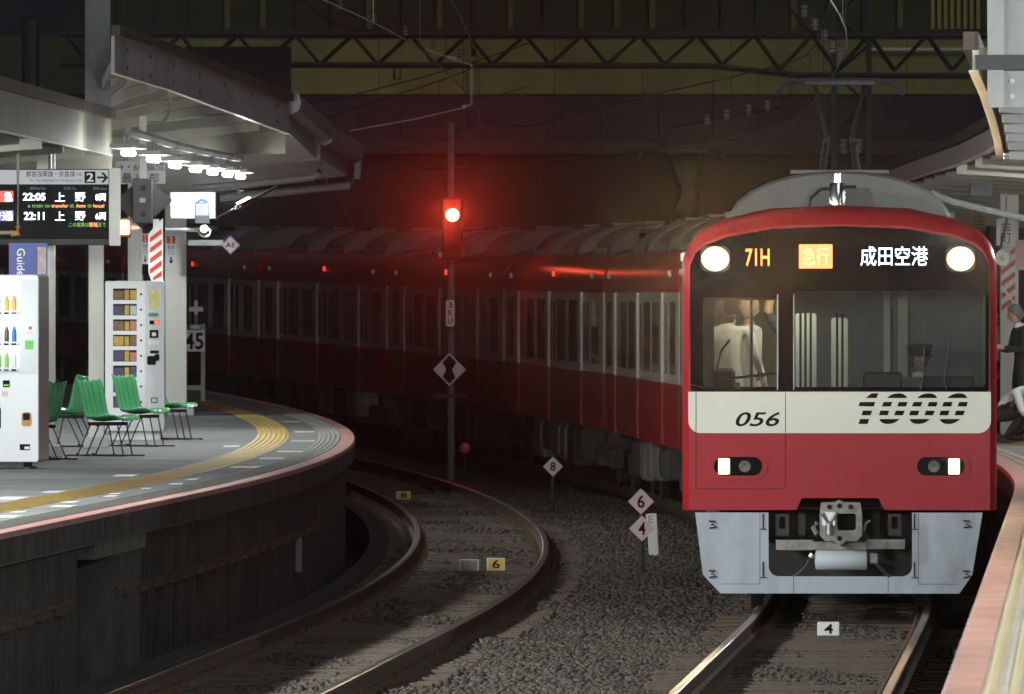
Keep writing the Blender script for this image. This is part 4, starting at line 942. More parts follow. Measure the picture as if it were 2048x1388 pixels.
for i in range(19):
    Y = 6+5.6*i; p = TP(Y, ER+2.4, HC+1.62)
    tube_lamp(p, yaw(Y)-0.05, 'lit fluorescent lamp above the platform beside the train', 'lamps over the platform beside the train', 470)
q = MB(); sweep(q, rect(ER+2.3,ER+2.5,HC+2.0,HC+2.08), 4, 112, 3.0); tag(q.build('lamp_conduit', M_greyfascia), 'grey conduit carrying the lamps beside the train', 'conduit')

# ================================================================== LEFT PLATFORM FURNITURE
# ---- drinks machine
Y = 92.5; s = F/Y; w = 1.12; x1 = (78-1024)/s
t = thing('vending_machine', 'tall white drinks vending machine with brightly lit bottle window', 'vending machine', (x1-w/2, Y, PLAT), math.radians(-5.5))
h = 1.95
q = MB(); q.cbox(-w/2,w/2,0.012,0.74,0.07,h,0.02); q.build('cabinet', M_machine, t)
q = MB(); q.plate(rrect(-w/2+0.004,w/2-0.004,0.075,h-0.01,0.02,3), 0.0, 0.0115, [rrect(-w/2+0.06,w/2-0.20,1.0,1.88,0.03,4)]); door = q.build('door', M_machine, t)
q = MB(); q.box(w/2-0.19,w/2-0.012,-0.003,-0.0005,0.95,1.90); q.build('control_panel', M_machinegrey, door)
q = MB(); q.box(-w/2+0.062,w/2-0.202,0.006,0.011,1.002,1.878); q.build('lit_back_panel', E_vend, door)
bot_cols = [(0.85,0.45,0.05),(0.05,0.12,0.5),(0.08,0.05,0.03),(0.25,0.55,0.12),(0.75,0.75,0.78),(0.6,0.08,0.06)]
BM = [mat('drink label %d' % i, c, 0.35) for i,c in enumerate(bot_cols)]
for r, z0 in enumerate((1.60,1.29,1.03)):
    q = MB(); q.box(-w/2+0.062,w/2-0.202,-0.03,0.004,z0-0.05,z0-0.012); q.build('display_shelf', M_machinegrey, door)
    for c in range(11):
        x = w/2-0.245-c*0.076; mt = BM[((0,0,4,4,3,5)[c%6], (1,2,4,5,1,3)[c%6], (4,3,3,1,5,2)[c%6])[r]]
        def mk(): b_ = MB(); b_.lathe((0,0,0), [(0.026,0),(0.028,0.01),(0.028,0.12),(0.018,0.155),(0.012,0.165),(0.012,0.185)], 12); return b_.mesh('display_bottle', mt, True)
        o = link('display_bottle', once(('bot',mt.name),mk), door); o.location = (x,-0.002,z0-0.012); o.scale = (0.85,0.85,0.82)
        q = MB(); q.box(x-0.024,x+0.024,-0.036,-0.0305,z0-0.046,z0-0.028); q.build('price_button', (M_blue,M_black,M_black)[(c+r)%3], door)
for a in ((0.02,0.055,1.40,1.43,M_redpaint),(-0.005,0.06,1.36,1.375,M_pinkplate),(-0.015,0.07,1.20,1.29,mat('green sticker', (0.12,0.5,0.06),0.5)),(0.03,0.06,1.06,1.15,M_machinegrey)):
    q = MB(); q.box(w/2-0.12+a[0],w/2-0.12+a[1],-0.006,-0.0032,a[2],a[3]); q.build('sticker', a[4], door)
q = MB(); q.plate(rrect(w/2-0.36,w/2-0.29,0.82,0.89,0.008,2), -0.006, -0.0005); q.build('price_display', M_black, door)
q = MB(); q.box(w/2-0.35,w/2-0.30,-0.008,-0.0065,0.832,0.85); q.build('display_digits', E_ledg, door)
q = MB(); q.box(w/2-0.37,w/2-0.31,-0.004,-0.0005,0.73,0.78); q.build('sticker', M_pinkplate, door)
q = MB(); q.plate(rrect(-0.05,w/2-0.38,0.40,0.62,0.02,3), -0.01, -0.0005); q.build('bill_slot', M_black, door)
q = MB(); q.plate(rrect(w/2-0.17,w/2-0.07,0.43,0.57,0.03,4), -0.012, -0.0005); cr = q.build('coin_return', mat('amber plastic', (0.45,0.2,0.02),0.4), door)
q = MB(); q.plate(rrect(w/2-0.155,w/2-0.085,0.49,0.56,0.015,3), -0.014, -0.0122); q.build('coin_cup', M_black, cr)
q = MB(); q.box(w/2-0.19,w/2-0.085,-0.005,-0.0005,0.19,0.25); q.build('number_plate', M_black, door)
q = MB(); q.box(w/2-0.14,w/2-0.09,-0.007,-0.0052,0.20,0.225); q.build('number_plate_label', M_plate, door)
q = MB(); q.box(-w/2+0.04,w/2-0.16,0.06,0.66,0.02,0.07); 
for x in (-0.4,0.42): q.box(x-0.03,x+0.03,0.08,0.14,0.0,0.02); q.box(x-0.03,x+0.03,0.58,0.64,0.0,0.02)
q.build('foot_frame', M_darksteel, t)
lamp('window_glow', (0.1,-0.25,1.45), 6, (0.85,0.92,1.0), 0.2, 'POINT', t)

# ---- snack machine
Y = 113.4; s = F/Y; w = 118/s; h = 318/s
t = thing('snack_machine', 'slim white snack vending machine with eight shelf windows', 'vending machine', ((269-1024)/s, Y, PLAT), 0.0)
zz = lambda py: (880-py)/s
xx = lambda px: (px-269)/s
q = MB(); q.cbox(-w/2,w/2,0.012,0.62,0.10,h,0.012); q.box(-w/2+0.05,w/2-0.05,0.06,0.55,0.0,0.10); q.build('cabinet', M_machine, t)
wins = []
for r in range(8):
    y0 = 577+30.8*r; wins.append((zz(y0+23),zz(y0)))
q = MB(); q.plate(rrect(-w/2+0.002,xx(290),0.115,h-0.006,0.006,2), 0.0, 0.011, [rrect(xx(226),xx(273.5),a,b_,0.006,2) for a,b_ in wins]); fd = q.build('door', M_machine, t)
q = MB(); q.plate(rrect(xx(290.6),w/2-0.002,0.115,h-0.006,0.006,2), 0.001, 0.0112); fp = q.build('control_panel', M_machinegrey, t)
pk = [mat('yellow snack packet', (0.55,0.36,0.05),0.45,var=0.3,scale=30), mat('brown snack packet', (0.22,0.12,0.05),0.45,var=0.3,scale=30), mat('violet snack packet', (0.07,0.06,0.12),0.45,var=0.3,scale=30), mat('rose snack packet', (0.5,0.2,0.16),0.45,var=0.3,scale=30), mat('pale snack packet', (0.5,0.5,0.48),0.45,var=0.3,scale=30)]
pat = [(1,0,0),(2,0,4),(1,0,3),(0,0,1),(2,0,3),(2,0,2),(1,0,0),(2,2,4)]
for r, (a,b_) in enumerate(wins):
    q = MB(); q.box(xx(226)+0.001,xx(273.5)-0.001,0.0112,0.0118,a,b_); q.build('shelf_recess', M_dark, fd)
    W_ = xx(273.5)-xx(226)
    for c in range(3):
        q = MB(); x0 = xx(226)+0.006+W_*(0,0.47,0.70)[c]; x1 = xx(226)-0.004+W_*(0.46,0.69,1.0)[c]
        q.cbox(x0,x1,0.003,0.0105,a+0.008,b_-random.uniform(0.012,0.03),0.0015); q.build('snack_packet', pk[pat[r][c]], fd)
    q = MB(); q.lathe((xx(282),-0.001,(a+b_)/2), [(0.014,0.001),(0.013,-0.008),(0.004,-0.009)], 12, 'y'); q.build('button', M_black, fd)
def on_panel(px0,px1,py0,py1,mt,nm,dy=0.0): 
    q = MB(); q.box(xx(px0),xx(px1),-0.003-dy,0.0005-dy,zz(py1),zz(py0)); return q.build(nm, mt, fp)
on_panel(297,319,580,617,mat('pale yellow poster', (0.66,0.62,0.25),0.5,var=0.2,scale=14),'poster')
on_panel(297,317,626,633,mat('teal print', (0.08,0.25,0.24),0.5),'printed_strip')
on_panel(299,318,641,649,M_black,'display'); on_panel(309,317,642,648,emat('red digits', (1.0,0.12,0.03),3.0),'display_digits',0.004)
on_panel(299,317,660,676,M_black,'card_reader'); on_panel(304,312,665,672,M_plate,'card_reader_mark',0.004); on_panel(297,318,680,690,M_plate,'notice')
q = MB(); q.plate(rrect(xx(294),xx(312),zz(730),zz(712),0.02,4), -0.003, 0.0005); q.plate(rrect(xx(309),xx(319),zz(722),zz(708),0.02,4), -0.0035, 0.0004); q.plate(rrect(xx(300),xx(318),zz(707),zz(701),0.012,3), -0.003, 0.0005); q.build('printed_emblem', M_black, fp)
on_panel(302,315,795,806,M_darksteel,'coin_return'); on_panel(304,313,797,804,M_machinegrey,'coin_cup',0.004)

# ---- green seats
def seat_thing(label):
    t = thing('bench_seat', label, 'seat', (0,0,0), 0, 'green moulded platform seats')
    prof = [(0.30,0.385),(0.27,0.405),(0.18,0.405),(0.05,0.392),(-0.06,0.388),(-0.13,0.40),(-0.175,0.45),(-0.20,0.53),(-0.225,0.64),(-0.25,0.74),(-0.268,0.80),(-0.285,0.812)]
    pp = []
    for i in range(len(prof)-1):
        for k in range(3): f = k/3; pp.append((prof[i][0]*(1-f)+prof[i+1][0]*f, prof[i][1]*(1-f)+prof[i+1][1]*f))
    pp.append(prof[-1]); m = 26; wv = 0.43; vs = []; n = len(pp)
    for i,(x,z) in enumerate(pp):
        a = pp[max(0,i-1)]; b_ = pp[min(n-1,i+1)]; tx, tz = b_[0]-a[0], b_[1]-a[1]; l = math.hypot(tx,tz); nx_, nz_ = tz/l, -tx/l
        if nz_ < 0 and abs(nz_) > abs(nx_): nx_, nz_ = -nx_, -nz_
        ed = min(1,min(i,n-1-i)/4)
        for j in range(m+1):
            v = j/m; yv = (v-0.5)*wv*(0.9+0.1*ed); o_ = 0.010*math.cos(v*2*PI*5)*1.0 + 0.05*(2*v-1)**2*(0.6)
            vs.append((x+nx_*o_, yv, z+nz_*o_))
    fs = [(i*(m+1)+j, i*(m+1)+j+1, (i+1)*(m+1)+j+1, (i+1)*(m+1)+j) for i in range(n-1) for j in range(m)]
    q = MB().add(vs, fs); o = q.build('seat_shell', M_green, t, True); md = o.modifiers.new('thickness','SOLIDIFY'); md.thickness = 0.012
    q = MB(); q.box(-0.12,0.17,-0.17,0.17,0.335,0.372); q.cyl((0.02,-0.172,0.345),(0,-1,0),0.022,0.022,0.012,10); q.cyl((-0.08,-0.172,0.345),(0,-1,0),0.018,0.018,0.012,10); q.build('under_frame', M_blackmetal, t)
    for y in (-0.16,0.0,0.16):
        for x0, x1 in ((-0.09,-0.27),(0.16,0.24)):
            q = MB(); q.tube([(x0,y,0.345),(x1,y,0.012)],0.008,6); q.build('leg', M_blackmetal, t)
    q = MB(); 
    for y in (-0.16,0.16): q.box(-0.42,0.40,y-0.014,y+0.014,0.0,0.016)
    for x in (-0.27,-0.05,0.24): q.cyl((x,-0.16,0.0),(0,0,1),0.02,0.014,0.034,6)
    q.build('floor_rail', M_blackmetal, t)
    return t
st = seat_thing('green moulded seat on thin black legs in front of its twins, facing the empty track')
def seat_at(o, px, Y, rz): o.location = ((px-1024)*Y/F, Y, PLAT+rise(Y)); o.rotation_euler = (0,0,rz)
seat_at(st, 212, 100.8, -0.62)
o = dup(st, label='green moulded seat in front of the snack machine, facing the empty track'); seat_at(o, 278, 108.0, -0.62)
o = dup(st, label='green moulded seat half hidden by the snack machine, facing the empty track'); seat_at(o, 336, 113.9, -0.5)
o = dup(st, label='green moulded seat half hidden by the drinks machine, with its back to the empty track'); seat_at(o, 74, 98.4, PI-0.6)
o = dup(st, label='green moulded seat behind the white pillar, with its back to the empty track'); seat_at(o, 136, 107.6, PI-0.5)

# ---- departure board
Y = 99.5; s = F/Y; X0 = (-330-1024)/s; X1 = (218-1024)/s; t = thing('departure_board', 'hanging departure board with lit train times above the drinks machine', 'departure board', (X1, Y, HC), math.radians(2.5))
bx = lambda px: (px-218)/s
bz = lambda py: (623-py)/s
q = MB(); q.cbox(X0-X1,0.0,0.0,0.34,bz(490),bz(338),0.008); q.build('housing', M_darksteel, t)
q = MB(); q.box(0.001,0.125,0.02,0.36,bz(491),bz(336)); q.build('end_cap', M_whitepaint, t)
q = MB(); q.box(X0-X1+0.01,-0.006,-0.006,-0.001,bz(368.5),bz(340)); hdp = q.build('header_panel', E_sign, t)
dk = mat('dark print', (0.03,0.03,0.035), 0.6)
letters('都営浅草線・京急線', bx(52),bx(150),bz(354),bz(342),-0.0075,dk,hdp,bold=0.01); letters('方面', bx(152),bx(163),bz(352),bz(345),-0.0075,dk,hdp)
letters('for Toei Asakusa Line & Keikyu Line', bx(60),bx(163),bz(365),bz(357.5),-0.0075,dk,hdp)
q = MB(); q.box(bx(169),bx(191),-0.0085,-0.0062,bz(366),bz(343)); q.build('number_tile', M_black, hdp); letters('2', bx(173),bx(187),bz(363),bz(346),-0.0095,M_plate,hdp,bold=0.02)
q = MB(); a = [(bx(194),bz(357)),(bx(209),bz(357)),(bx(202),bz(364.5)),(bx(207),bz(365.5)),(bx(216.5),bz(355)),(bx(207),bz(344.5)),(bx(202),bz(345.5)),(bx(209),bz(353)),(bx(194),bz(353))]; q.plate(a,-0.0085,-0.0062); q.build('arrow', M_black, hdp)
q = MB(); q.box(X0-X1+0.01,-0.006,-0.004,-0.001,bz(478),bz(370)); scr = q.build('screen', M_black, t)
letters('発車 Dep.Time', bx(60),bx(92),bz(380),bz(374),-0.006,E_leddim,scr); letters('行先 To', bx(128),bx(152),bz(380),bz(374),-0.006,E_leddim,scr); letters('両数 Cars', bx(186),bx(214),bz(380),bz(374),-0.006,E_leddim,scr)
for tx, c0, c1, y0, y1, mt, bd in (('22:05',46,91,401,386,E_ledw,0.02),('上',110,130,403,385,E_ledw,0.004),('野',150,171,403,385,E_ledw,0.004),('8両',191,212,402,387,E_ledw,0.004),
    ('22:11',48,89,440,424,E_ledw,0.02),('上',110,130,441,423,E_ledw,0.004),('野',150,171,441,423,E_ledw,0.004),('6両',191,212,440,425,E_ledw,0.004)):
    letters(tx, bx(c0),bx(c1),bz(y0),bz(y1),-0.006,mt,scr,bold=bd)
for tx, c0, c1, y0, y1, mt in (('a train to',56,100,415,408,E_ledg),('transfer',103,137,415,408,E_ledo),('at',140,148,415,408,E_ledg),('Aoto',152,171,415,408,E_ledo),('to',175,183,415,408,E_ledg),('local',187,208,415,408,E_ledo),
    ('この電車は',138,178,454,445,E_ledg),('青砥',178,196,454,445,E_ledo),('まで',197,212,454,445,E_ledg)):
    letters(tx, bx(c0),bx(c1),bz(y0),bz(y1),-0.006,mt,scr,bold=0.006)
for y0, y1, mt, tx in ((404,382,E_ledred,'急'),(442,421,E_ledviolet,'普通')):
    q = MB(); q.box(bx(-30),bx(27),-0.006,-0.004,bz(y0),bz(y1)); q.build('service_block', mt, scr); letters(tx, bx(8) if len(tx)==1 else bx(-18),bx(26),bz(y0-1),bz(y1+2),-0.0075,E_ledw,scr,bold=0.004)
q = MB()
for x in (bx(100),bx(-120)): q.tube([(x,0.17,bz(338)),(x,0.17,bz(306))],0.02,8)
q.build('hanger', M_steel, t)
# cream pipe frame hanging before the board
q = MB(); Yp = 97.0; q.tube([U(36,300,Yp),U(36,465,Yp),U(-180,468,Yp)],0.026,10); fr = q.build('pipe_bracket', M_creamfascia); tag(fr, 'cream pipe bracket with rusty elbow hanging before the departure board', 'bracket')
q = MB(); q.tube([U(36,452,Yp-0.02),U(36,466,Yp-0.02),U(22,467,Yp-0.02)],0.037,10); q.build('elbow', mat('rusty orange elbow', (0.42,0.22,0.07),0.7,var=0.3), fr)
# blue guide board
Y = 96.5; s = F/Y; t = thing('guide_board', 'blue guide board above the drinks machine', 'sign', ((56-1024)/s, Y, PLAT), math.radians(3))
gx_ = lambda px: (px-56)/s
gz = lambda py: (623-py)/s+HC-PLAT
q = MB(); q.box(gx_(18),gx_(72),0,0.06,gz(580),gz(486)); pb = q.build('panel', M_blue, t); q = MB(); q.box(gx_(72.5),gx_(95),0.005,0.055,gz(580),gz(486)); q.build('side_panel', M_blue, t)
letters('Guide', gx_(34),gx_(50),gz(552),gz(497),-0.002,M_plate,pb,rot=True,bold=0.005)
q = MB(); q.box(gx_(75),gx_(92),-0.003,0.0045,gz(548),gz(494)); q.build('poster', mat('rose grey poster', (0.42,0.33,0.32),0.5,var=0.4,scale=9), t)

# ---- platform signs and devices around the pillars
Y = 110.0; s = F/Y
t = thing('formation_sign', 'white hanging sign about the end of six-car trains', 'sign', ((281-1024)/s, Y, HC), math.radians(2))
fx = lambda px: (px-281)/s
fz = lambda py: (623-py)/s
q = MB(); q.cbox(fx(231),fx(331),0,0.05,fz(368),fz(322),0.006); pb = q.build('panel', mat('grey white panel', (0.5,0.5,0.5),0.5,var=0.08), t)
letters('→・6両編成', fx(234),fx(328),fz(342),fz(325),-0.002,dk,pb,bold=0.008); letters('最 後 部', fx(244),fx(318),fz(366),fz(346),-0.002,dk,pb,bold=0.01)
q = MB()
for px in (248,316): q.tube([(fx(px),0.025,fz(322)),(fx(px),0.025,fz(268))],0.012,6)
q.build('hanger', M_steel, t)
Y = 107.0; s = F/Y
t = thing('signal_repeater', 'dark diamond backed signal box hanging from a white post', 'signal', ((286-1024)/s, Y, HC), math.radians(3))
fx = lambda px: (px-286)/s
q = MB(); q.plate([(fx(228),fz(402)),(fx(283),fz(458)),(fx(346),fz(400)),(fx(288),fz(352))], 0.10, 0.112); q.build('diamond_backing', mat('dark brown sheet', (0.09,0.08,0.08),0.7,var=0.2), t)
q = MB(); q.cbox(fx(265),fx(305),-0.12,0.098,fz(446),fz(357),0.012); bxx = q.build('housing', mat('grey signal housing', (0.16,0.15,0.16),0.6,var=0.12), t)
q = MB(); q.box(fx(279),fx(291),-0.124,-0.1202,fz(405),fz(396)); q.build('label_plate', M_plate, bxx)
for zc in (376,428): q = MB(); q.plate(rrect(fx(281),fx(291),fz(zc+6),fz(zc-5),0.015,4),-0.128,-0.1202); q.build('latch', M_darksteel, bxx)
q = MB(); q.box(fx(279),fx(293),0.0,0.09,fz(357)+0.001,fz(232)); q.cyl((fx(286),-0.004,fz(250)),(0,1,0),0.014,0.014,0.01,8); q.build('hanging_post', M_whitepaint, t)
q = MB(); q.tube([(fx(296),0.04,fz(244)),(fx(326),0.04,fz(244)),(fx(338),0.04,fz(228)),(fx(342),0.04,fz(196))],0.014,6); q.build('conduit', M_creamfascia, t)
Y = 111.5; s = F/Y; c = U(249,455,Y)
t = thing('warning_lamp', 'glowing amber red warning lamp beside the departure board', 'lamp', c)
q = MB(); q.cbox(-0.075,0.075,0.0,0.12,-0.12,0.12,0.01); q.build('housing', M_darksteel, t)
q = MB(); q.plate(rrect(-0.06,0.062,-0.085,0.088,0.03,5),-0.03,-0.001); q.build('lens', E_amber, t); lamp('lens_glow', (0,-0.15,0), 9, (1.0,0.16,0.08), 0.06, 'POINT', t)
q = MB(); q.box(0.06,0.18,0.03,0.08,-0.02,0.02); q.build('bracket', M_steel, t)
# striped board
Y = 116.0; s = F/Y; c = U(311,500,Y); t = thing('striped_board', 'white board with red diagonal stripes fixed in front of the wide pillar', 'sign', c)
f2 = lambda px: (px-311)/s
f3 = lambda py: (500-py)/s
q = MB(); q.plate([(f2(303),f3(562)),(f2(326),f3(562)),(f2(326),f3(436)),(f2(310),f3(452)),(f2(297),f3(468)),(f2(297),f3(545))], 0, 0.02); pb = q.build('panel', M_plate, t)
for k in range(5):
    y0 = 477+21*k; xl = 300 if k < 4 else 306
    pts = [(f2(xl),f3(min(561,y0+8))),(f2(xl),f3(y0-2 if k < 4 else min(561,y0-6))),(f2(323.5),f3(y0-20)),(f2(323.5),f3(y0-9))]
    q = MB(); q.plate(pts, -0.002, -0.0002); q.build('stripe', M_redpaint, pb)
q = MB(); q.box(f2(306),f2(318),0.021,0.06,f3(640),f3(438)); q.build('post', M_whitepaint, t)
for px0, px1, py0, py1, Yq in ((284,297,467,528,117.2),(332,352,470,530,136.4)):
    s = F/Yq; c = U((px0+px1)/2,(py0+py1)/2,Yq); hw = (px1-px0)/2/s; hh = (py1-py0)/2/s
    t = thing('notice_plate', 'small white notice with red heading ' + ('on the slim pillar' if px0 < 300 else 'and down arrow on the wide pillar'), 'sign', c)
    q = MB(); q.box(-hw,hw,0,0.012,-hh,hh); pb = q.build('panel', mat('pale blue white plate', (0.62,0.66,0.72),0.5), t)
    q = MB(); q.box(-hw*0.85,hw*0.85,-0.002,-0.0002,hh*0.42,hh*0.92); q.build('red_heading', M_redpaint, pb)
    letters('2', -hw*0.25,hw*0.3,hh*0.5,hh*0.86,-0.004,M_plate,pb,bold=0.02)
    letters('乗車', -hw*0.7,hw*0.7,hh*0.05,hh*0.32,-0.002,dk,pb); letters('口', -hw*0.5,hw*0.5,-hh*0.3,-hh*0.02,-0.002,dk,pb)
    q = MB(); q.plate([(0,-hh*0.92),(hw*0.5,-hh*0.7),(hw*0.15,-hh*0.72),(hw*0.15,-hh*0.45),(-hw*0.15,-hh*0.45),(-hw*0.15,-hh*0.72),(-hw*0.5,-hh*0.7)],-0.002,-0.0002); q.build('arrow', M_black, pb)
# lit platform number box with monitor and camera
Y = 119.5; s = F/Y; c = U(386,411,Y); t = thing('lightbox_sign', 'overexposed white lightbox with a blue platform number disc', 'sign', c)
f2 = lambda px: (px-386)/s
f3 = lambda py: (411-py)/s
q = MB(); q.cbox(f2(340),f2(431),0.0,0.16,f3(437),f3(384),0.01); q.build('housing', M_whitepaint, t)
q = MB(); q.box(f2(342),f2(428),-0.004,-0.0005,f3(435),f3(386)); fc = q.build('lit_face', E_box, t)
q = MB(); q.lathe((f2(404),-0.0045,f3(411)), [(0.092,0.0),(0.092,-0.003),(0.01,-0.003)], 26, 'y'); q.build('blue_disc', emat('blue lit disc', (0.07,0.32,0.95),1.0), fc)
letters('2', f2(397),f2(411),f3(418),f3(404),-0.0095,E_box,fc,bold=0.03)
lamp('face_glow', (0,-0.3,0), 10, (1,1,1), 0.2, 'POINT', t)
Y = 118.4; s = F/Y; c = U(404,432,Y); t = thing('platform_camera', 'small pale monitoring camera box on a pipe below the lightbox', 'camera', c)
f2 = lambda px: (px-404)/s
f3 = lambda py: (432-py)/s
q = MB(); q.cbox(f2(389),f2(419),0,0.14,f3(447),f3(405),0.006); q.build('frame', M_darksteel, t)
q = MB(); q.box(f2(391),f2(417),-0.004,-0.0005,f3(431),f3(407)); q.build('screen', emat('pale lit screen', (0.85,0.9,1.0),0.75), t)
q = MB(); q.tube([(f2(330),0.1,f3(459)),(f2(400),0.1,f3(460)),(f2(412),0.1,f3(462))],0.024,8); q.build('pipe_arm', M_steel, t)
q = MB(); q.tube([(f2(409)+0.07*math.cos(a),0.06,f3(464)+0.06*math.sin(a)) for a in np.linspace(0.6,-3.6,14)],0.014,6); q.build('cable_loop', M_whitepaint, t)
q = MB(); q.lathe((f2(408),0.02,f3(458)), [(0.05,-0.02),(0.06,0.02),(0.05,0.12),(0.02,0.14)], 14, 'y'); q.build('camera_body', M_whitepaint, t, True)
# AE diamond on its bar
def diamond(name, label, px, py, Y, size_px, txt, th, plate_m, edge=None, post=None, group=None, tx=(0.30,0.34)):
    s = F/Y; c = U(px,py,Y); r = size_px/2/s; t = thing(name, label, 'sign', c, random.uniform(-0.04,0.04), group)
    q = MB(); q.plate([(0,-r),(r,0),(0,r),(-r,0)],0,0.012); pb = q.build('plate', edge or plate_m, t)
    if edge: k = 0.86; q = MB(); q.plate([(0,-r*k),(r*k,0),(0,r*k),(-r*k,0)],-0.002,-0.0002); q.build('plate_face', plate_m, pb)
    letters(txt, -r*tx[0],r*tx[0],-r*tx[1],r*tx[1],-0.004,M_black,pb,bold=th)
    if post: q = MB(); q.tube([(0,0.03,-r*0.9),(0,0.03,post-c.z)],0.022,8); q.build('post', M_darksteel, t)
    return t
t = diamond('stop_marker', 'pink diamond marker lettered AE with violet border on a bar', 461, 490, 124.0, 38, 'AE', 0.005, M_pinkplate, mat('violet edge', (0.22,0.24,0.6),0.5), tx=(0.52,0.26))
q = MB(); s = F/124; q.box((376-461)/s,(446-461)/s,0.03,0.08,(490-491)/s,(490-480)/s); q.build('bar', M_steel, t)
diamond('stop_marker', 'pink diamond marker numbered 8 beside the red train', 1106, 933, 130.0, 40, '8', 0.02, M_pinkplate, post=-0.22, tx=(0.26,0.46))
t = diamond('stop_marker', 'pink diamond marker numbered 6 above the one numbered 4', 1282, 1003, 99.6, 52, '6', 0.02, M_pinkplate, post=-0.22, tx=(0.28,0.50))
diamond('stop_marker', 'pink diamond marker numbered 4 below the one numbered 6', 1284, 1057, 99.5, 52, '4', 0.02, M_pinkplate, post=-0.22, tx=(0.28,0.50))
# white leaning post
Y = 107.0; s = F/Y; c = U(1308,1093,Y); t = thing('kerb_post', 'white leaning marker post beside the pink numbered diamonds', 'post', (c.x,c.y,c.z-0.12)); t.rotation_euler = (0,math.radians(-3),0)
q = MB(); q.cbox(-0.058,0.058,0,0.10,0.0,66/s+0.12,0.008); pb = q.build('shaft', M_plate, t)
q = MB(); q.box(-0.07,0.05,-0.008,-0.0005,45/s+0.12,66/s+0.115); lb = q.build('label_plate', mat('clean white label', (0.85,0.85,0.85),0.4), t)
letters('E', -0.04,0.02,48/s+0.12,62/s+0.12,-0.0095,mat('faded grey print', (0.3,0.3,0.3),0.6),lb)
# yellow and white boxes lying on the sleepers
def floor_marker(label, px, py0, py1, half_px, Y, m_face, txt, rz=0.0, extra=None):
    s = F/Y; c = U(px,py1,Y); t = thing('sleeper_marker', label, 'marker', (c.x,c.y,c.z), rz); h = (py1-py0)/s; w = half_px/s
    q = MB(); q.cbox(-w,w,0,0.07,0,h,0.006); q.build('block', M_plate, t)
    q = MB(); q.box(-w*0.86,w*0.86,-0.003,-0.0002,h*0.07,h*0.95); f_ = q.build('face', m_face, t)
    if txt: letters(txt, -w*0.42,w*0.42,h*0.16,h*0.86,-0.0045,M_black,f_,bold=0.02)
    q = MB(); q.box(-w*1.3,w*1.3,0.01,0.12,-0.14,-0.001); q.build('foot', M_sleeper, t)
    return t
floor_marker('yellow numbered block with a black 6 standing between the empty rails', 992, 1116, 1141, 18, 98.0, M_yellowplate, '6', 0.06)
t = floor_marker('worn grey block beside the yellow numbered block between the empty rails', 938, 1119, 1142, 20, 98.1, mat('worn grey face', (0.30,0.29,0.26),0.7,var=0.25,scale=20), None, -0.05)
floor_marker('small dull yellow block far along the curving empty rails', 807, 983, 999, 14, 134.0, M_yellowplate, '8', 0.1)
floor_marker('white numbered block with a black 4 in front of the train', 1657, 1244, 1272, 22, 78.9, M_plate, '4')

# ---- speed sign with cross at the platform end
Y = 152.0; s = F/Y; base_z = PLAT+rise(Y); t = thing('speed_sign', 'dim frame carrying a cross and the number 45 beyond the wide pillar', 'sign', ((390-1024)/s, Y, base_z))
f2 = lambda px: (px-390)/s
f3 = lambda py: HC-(py-623)/s-base_z
M_dimplate = mat('weathered ivory paint', (0.42,0.42,0.33), 0.6, var=0.15)
q = MB(); q.box(f2(402),f2(410),0,0.06,0.0,f3(648)); q.box(f2(366),f2(374),0,0.06,0.0,f3(648)); q.box(f2(374.2),f2(401.8),0.005,0.055,f3(780),f3(771)); q.build('frame', M_dimplate, t)
q = MB(); q.box(f2(366),f2(410),-0.012,-0.001,f3(703),f3(660)); pb = q.build('number_plate', M_plate, t); letters('45', f2(369),f2(407),f3(699),f3(665),-0.014,M_black,pb,bold=0.02)
q = MB(); q.plate([(f2(389),f3(630)),(f2(389),f3(623)),(f2(378),f3(623)),(f2(378),f3(614)),(f2(389),f3(614)),(f2(389),f3(601)),(f2(395),f3(601)),(f2(395),f3(614)),(f2(406),f3(614)),(f2(406),f3(623)),(f2(395),f3(623)),(f2(395),f3(630))],-0.01,0.0); q.build('cross', M_plate, t)
q = MB(); q.tube([(f2(392),0.03,f3(632)),(f2(392),0.03,f3(658))],0.02,6); q.box(f2(380),f2(404),0.0,0.06,f3(658),f3(650)); q.build('cross_stem', M_steel, t)

# ================================================================== SIGNAL AND OVERHEAD STRUCTURES
Y = 150.0; s = F/Y; c = U(902,0,Y); t = thing('signal_post', 'dark signal post with glowing red lamp and white diamond board', 'signal', (c.x, Y, -0.3))
f2 = lambda px: (px-902)/s
f3 = lambda py: HC-(py-623)/s+0.3
q = MB(); q.tube([(0,0.1,0.0),(0,0.1,f3(245))],0.06,10); q.build('post', mat('dim galvanised post', (0.16,0.17,0.15),0.6,var=0.2), t)
q = MB(); q.cbox(f2(884),f2(926),-0.10,0.04,f3(520),f3(395),0.03); hs = q.build('lamp_housing', mat('matt black shield', (0.004,0.004,0.004),0.95,spec=0.1), t)
q = MB(); q.lathe((f2(905),-0.13,f3(430)), [(0.105,0.02),(0.10,0.0),(0.06,-0.025),(0.01,-0.035)], 20, 'y'); q.build('lit_lens', E_red, hs, True)
q = MB(); n = 14; q.add([(f2(905)+0.14*math.cos(a), yv, f3(430)+0.14*math.sin(a)) for yv in (-0.1,-0.22) for a in np.linspace(0,PI,n)], [(i,i+1,n+i+1,n+i) for i in range(n-1)]); ho = q.build('lamp_hood', M_blackmetal, hs); ho.modifiers.new('thickness','SOLIDIFY').thickness = 0.008
lamp('red_glow', (f2(905),-0.7,f3(430)), 14, (1.0,0.07,0.03), 0.10, 'POINT', t)
l = lamp('red_beam', (f2(905),-0.24,f3(430)), 2300, (1.0,0.06,0.025), 0.08, 'SPOT', t, spot_size=math.radians(2.6), spot_blend=1.0); l.rotation_euler = Vector((0.0067,-1,-0.0105)).to_track_quat('-Z','Y').to_euler()
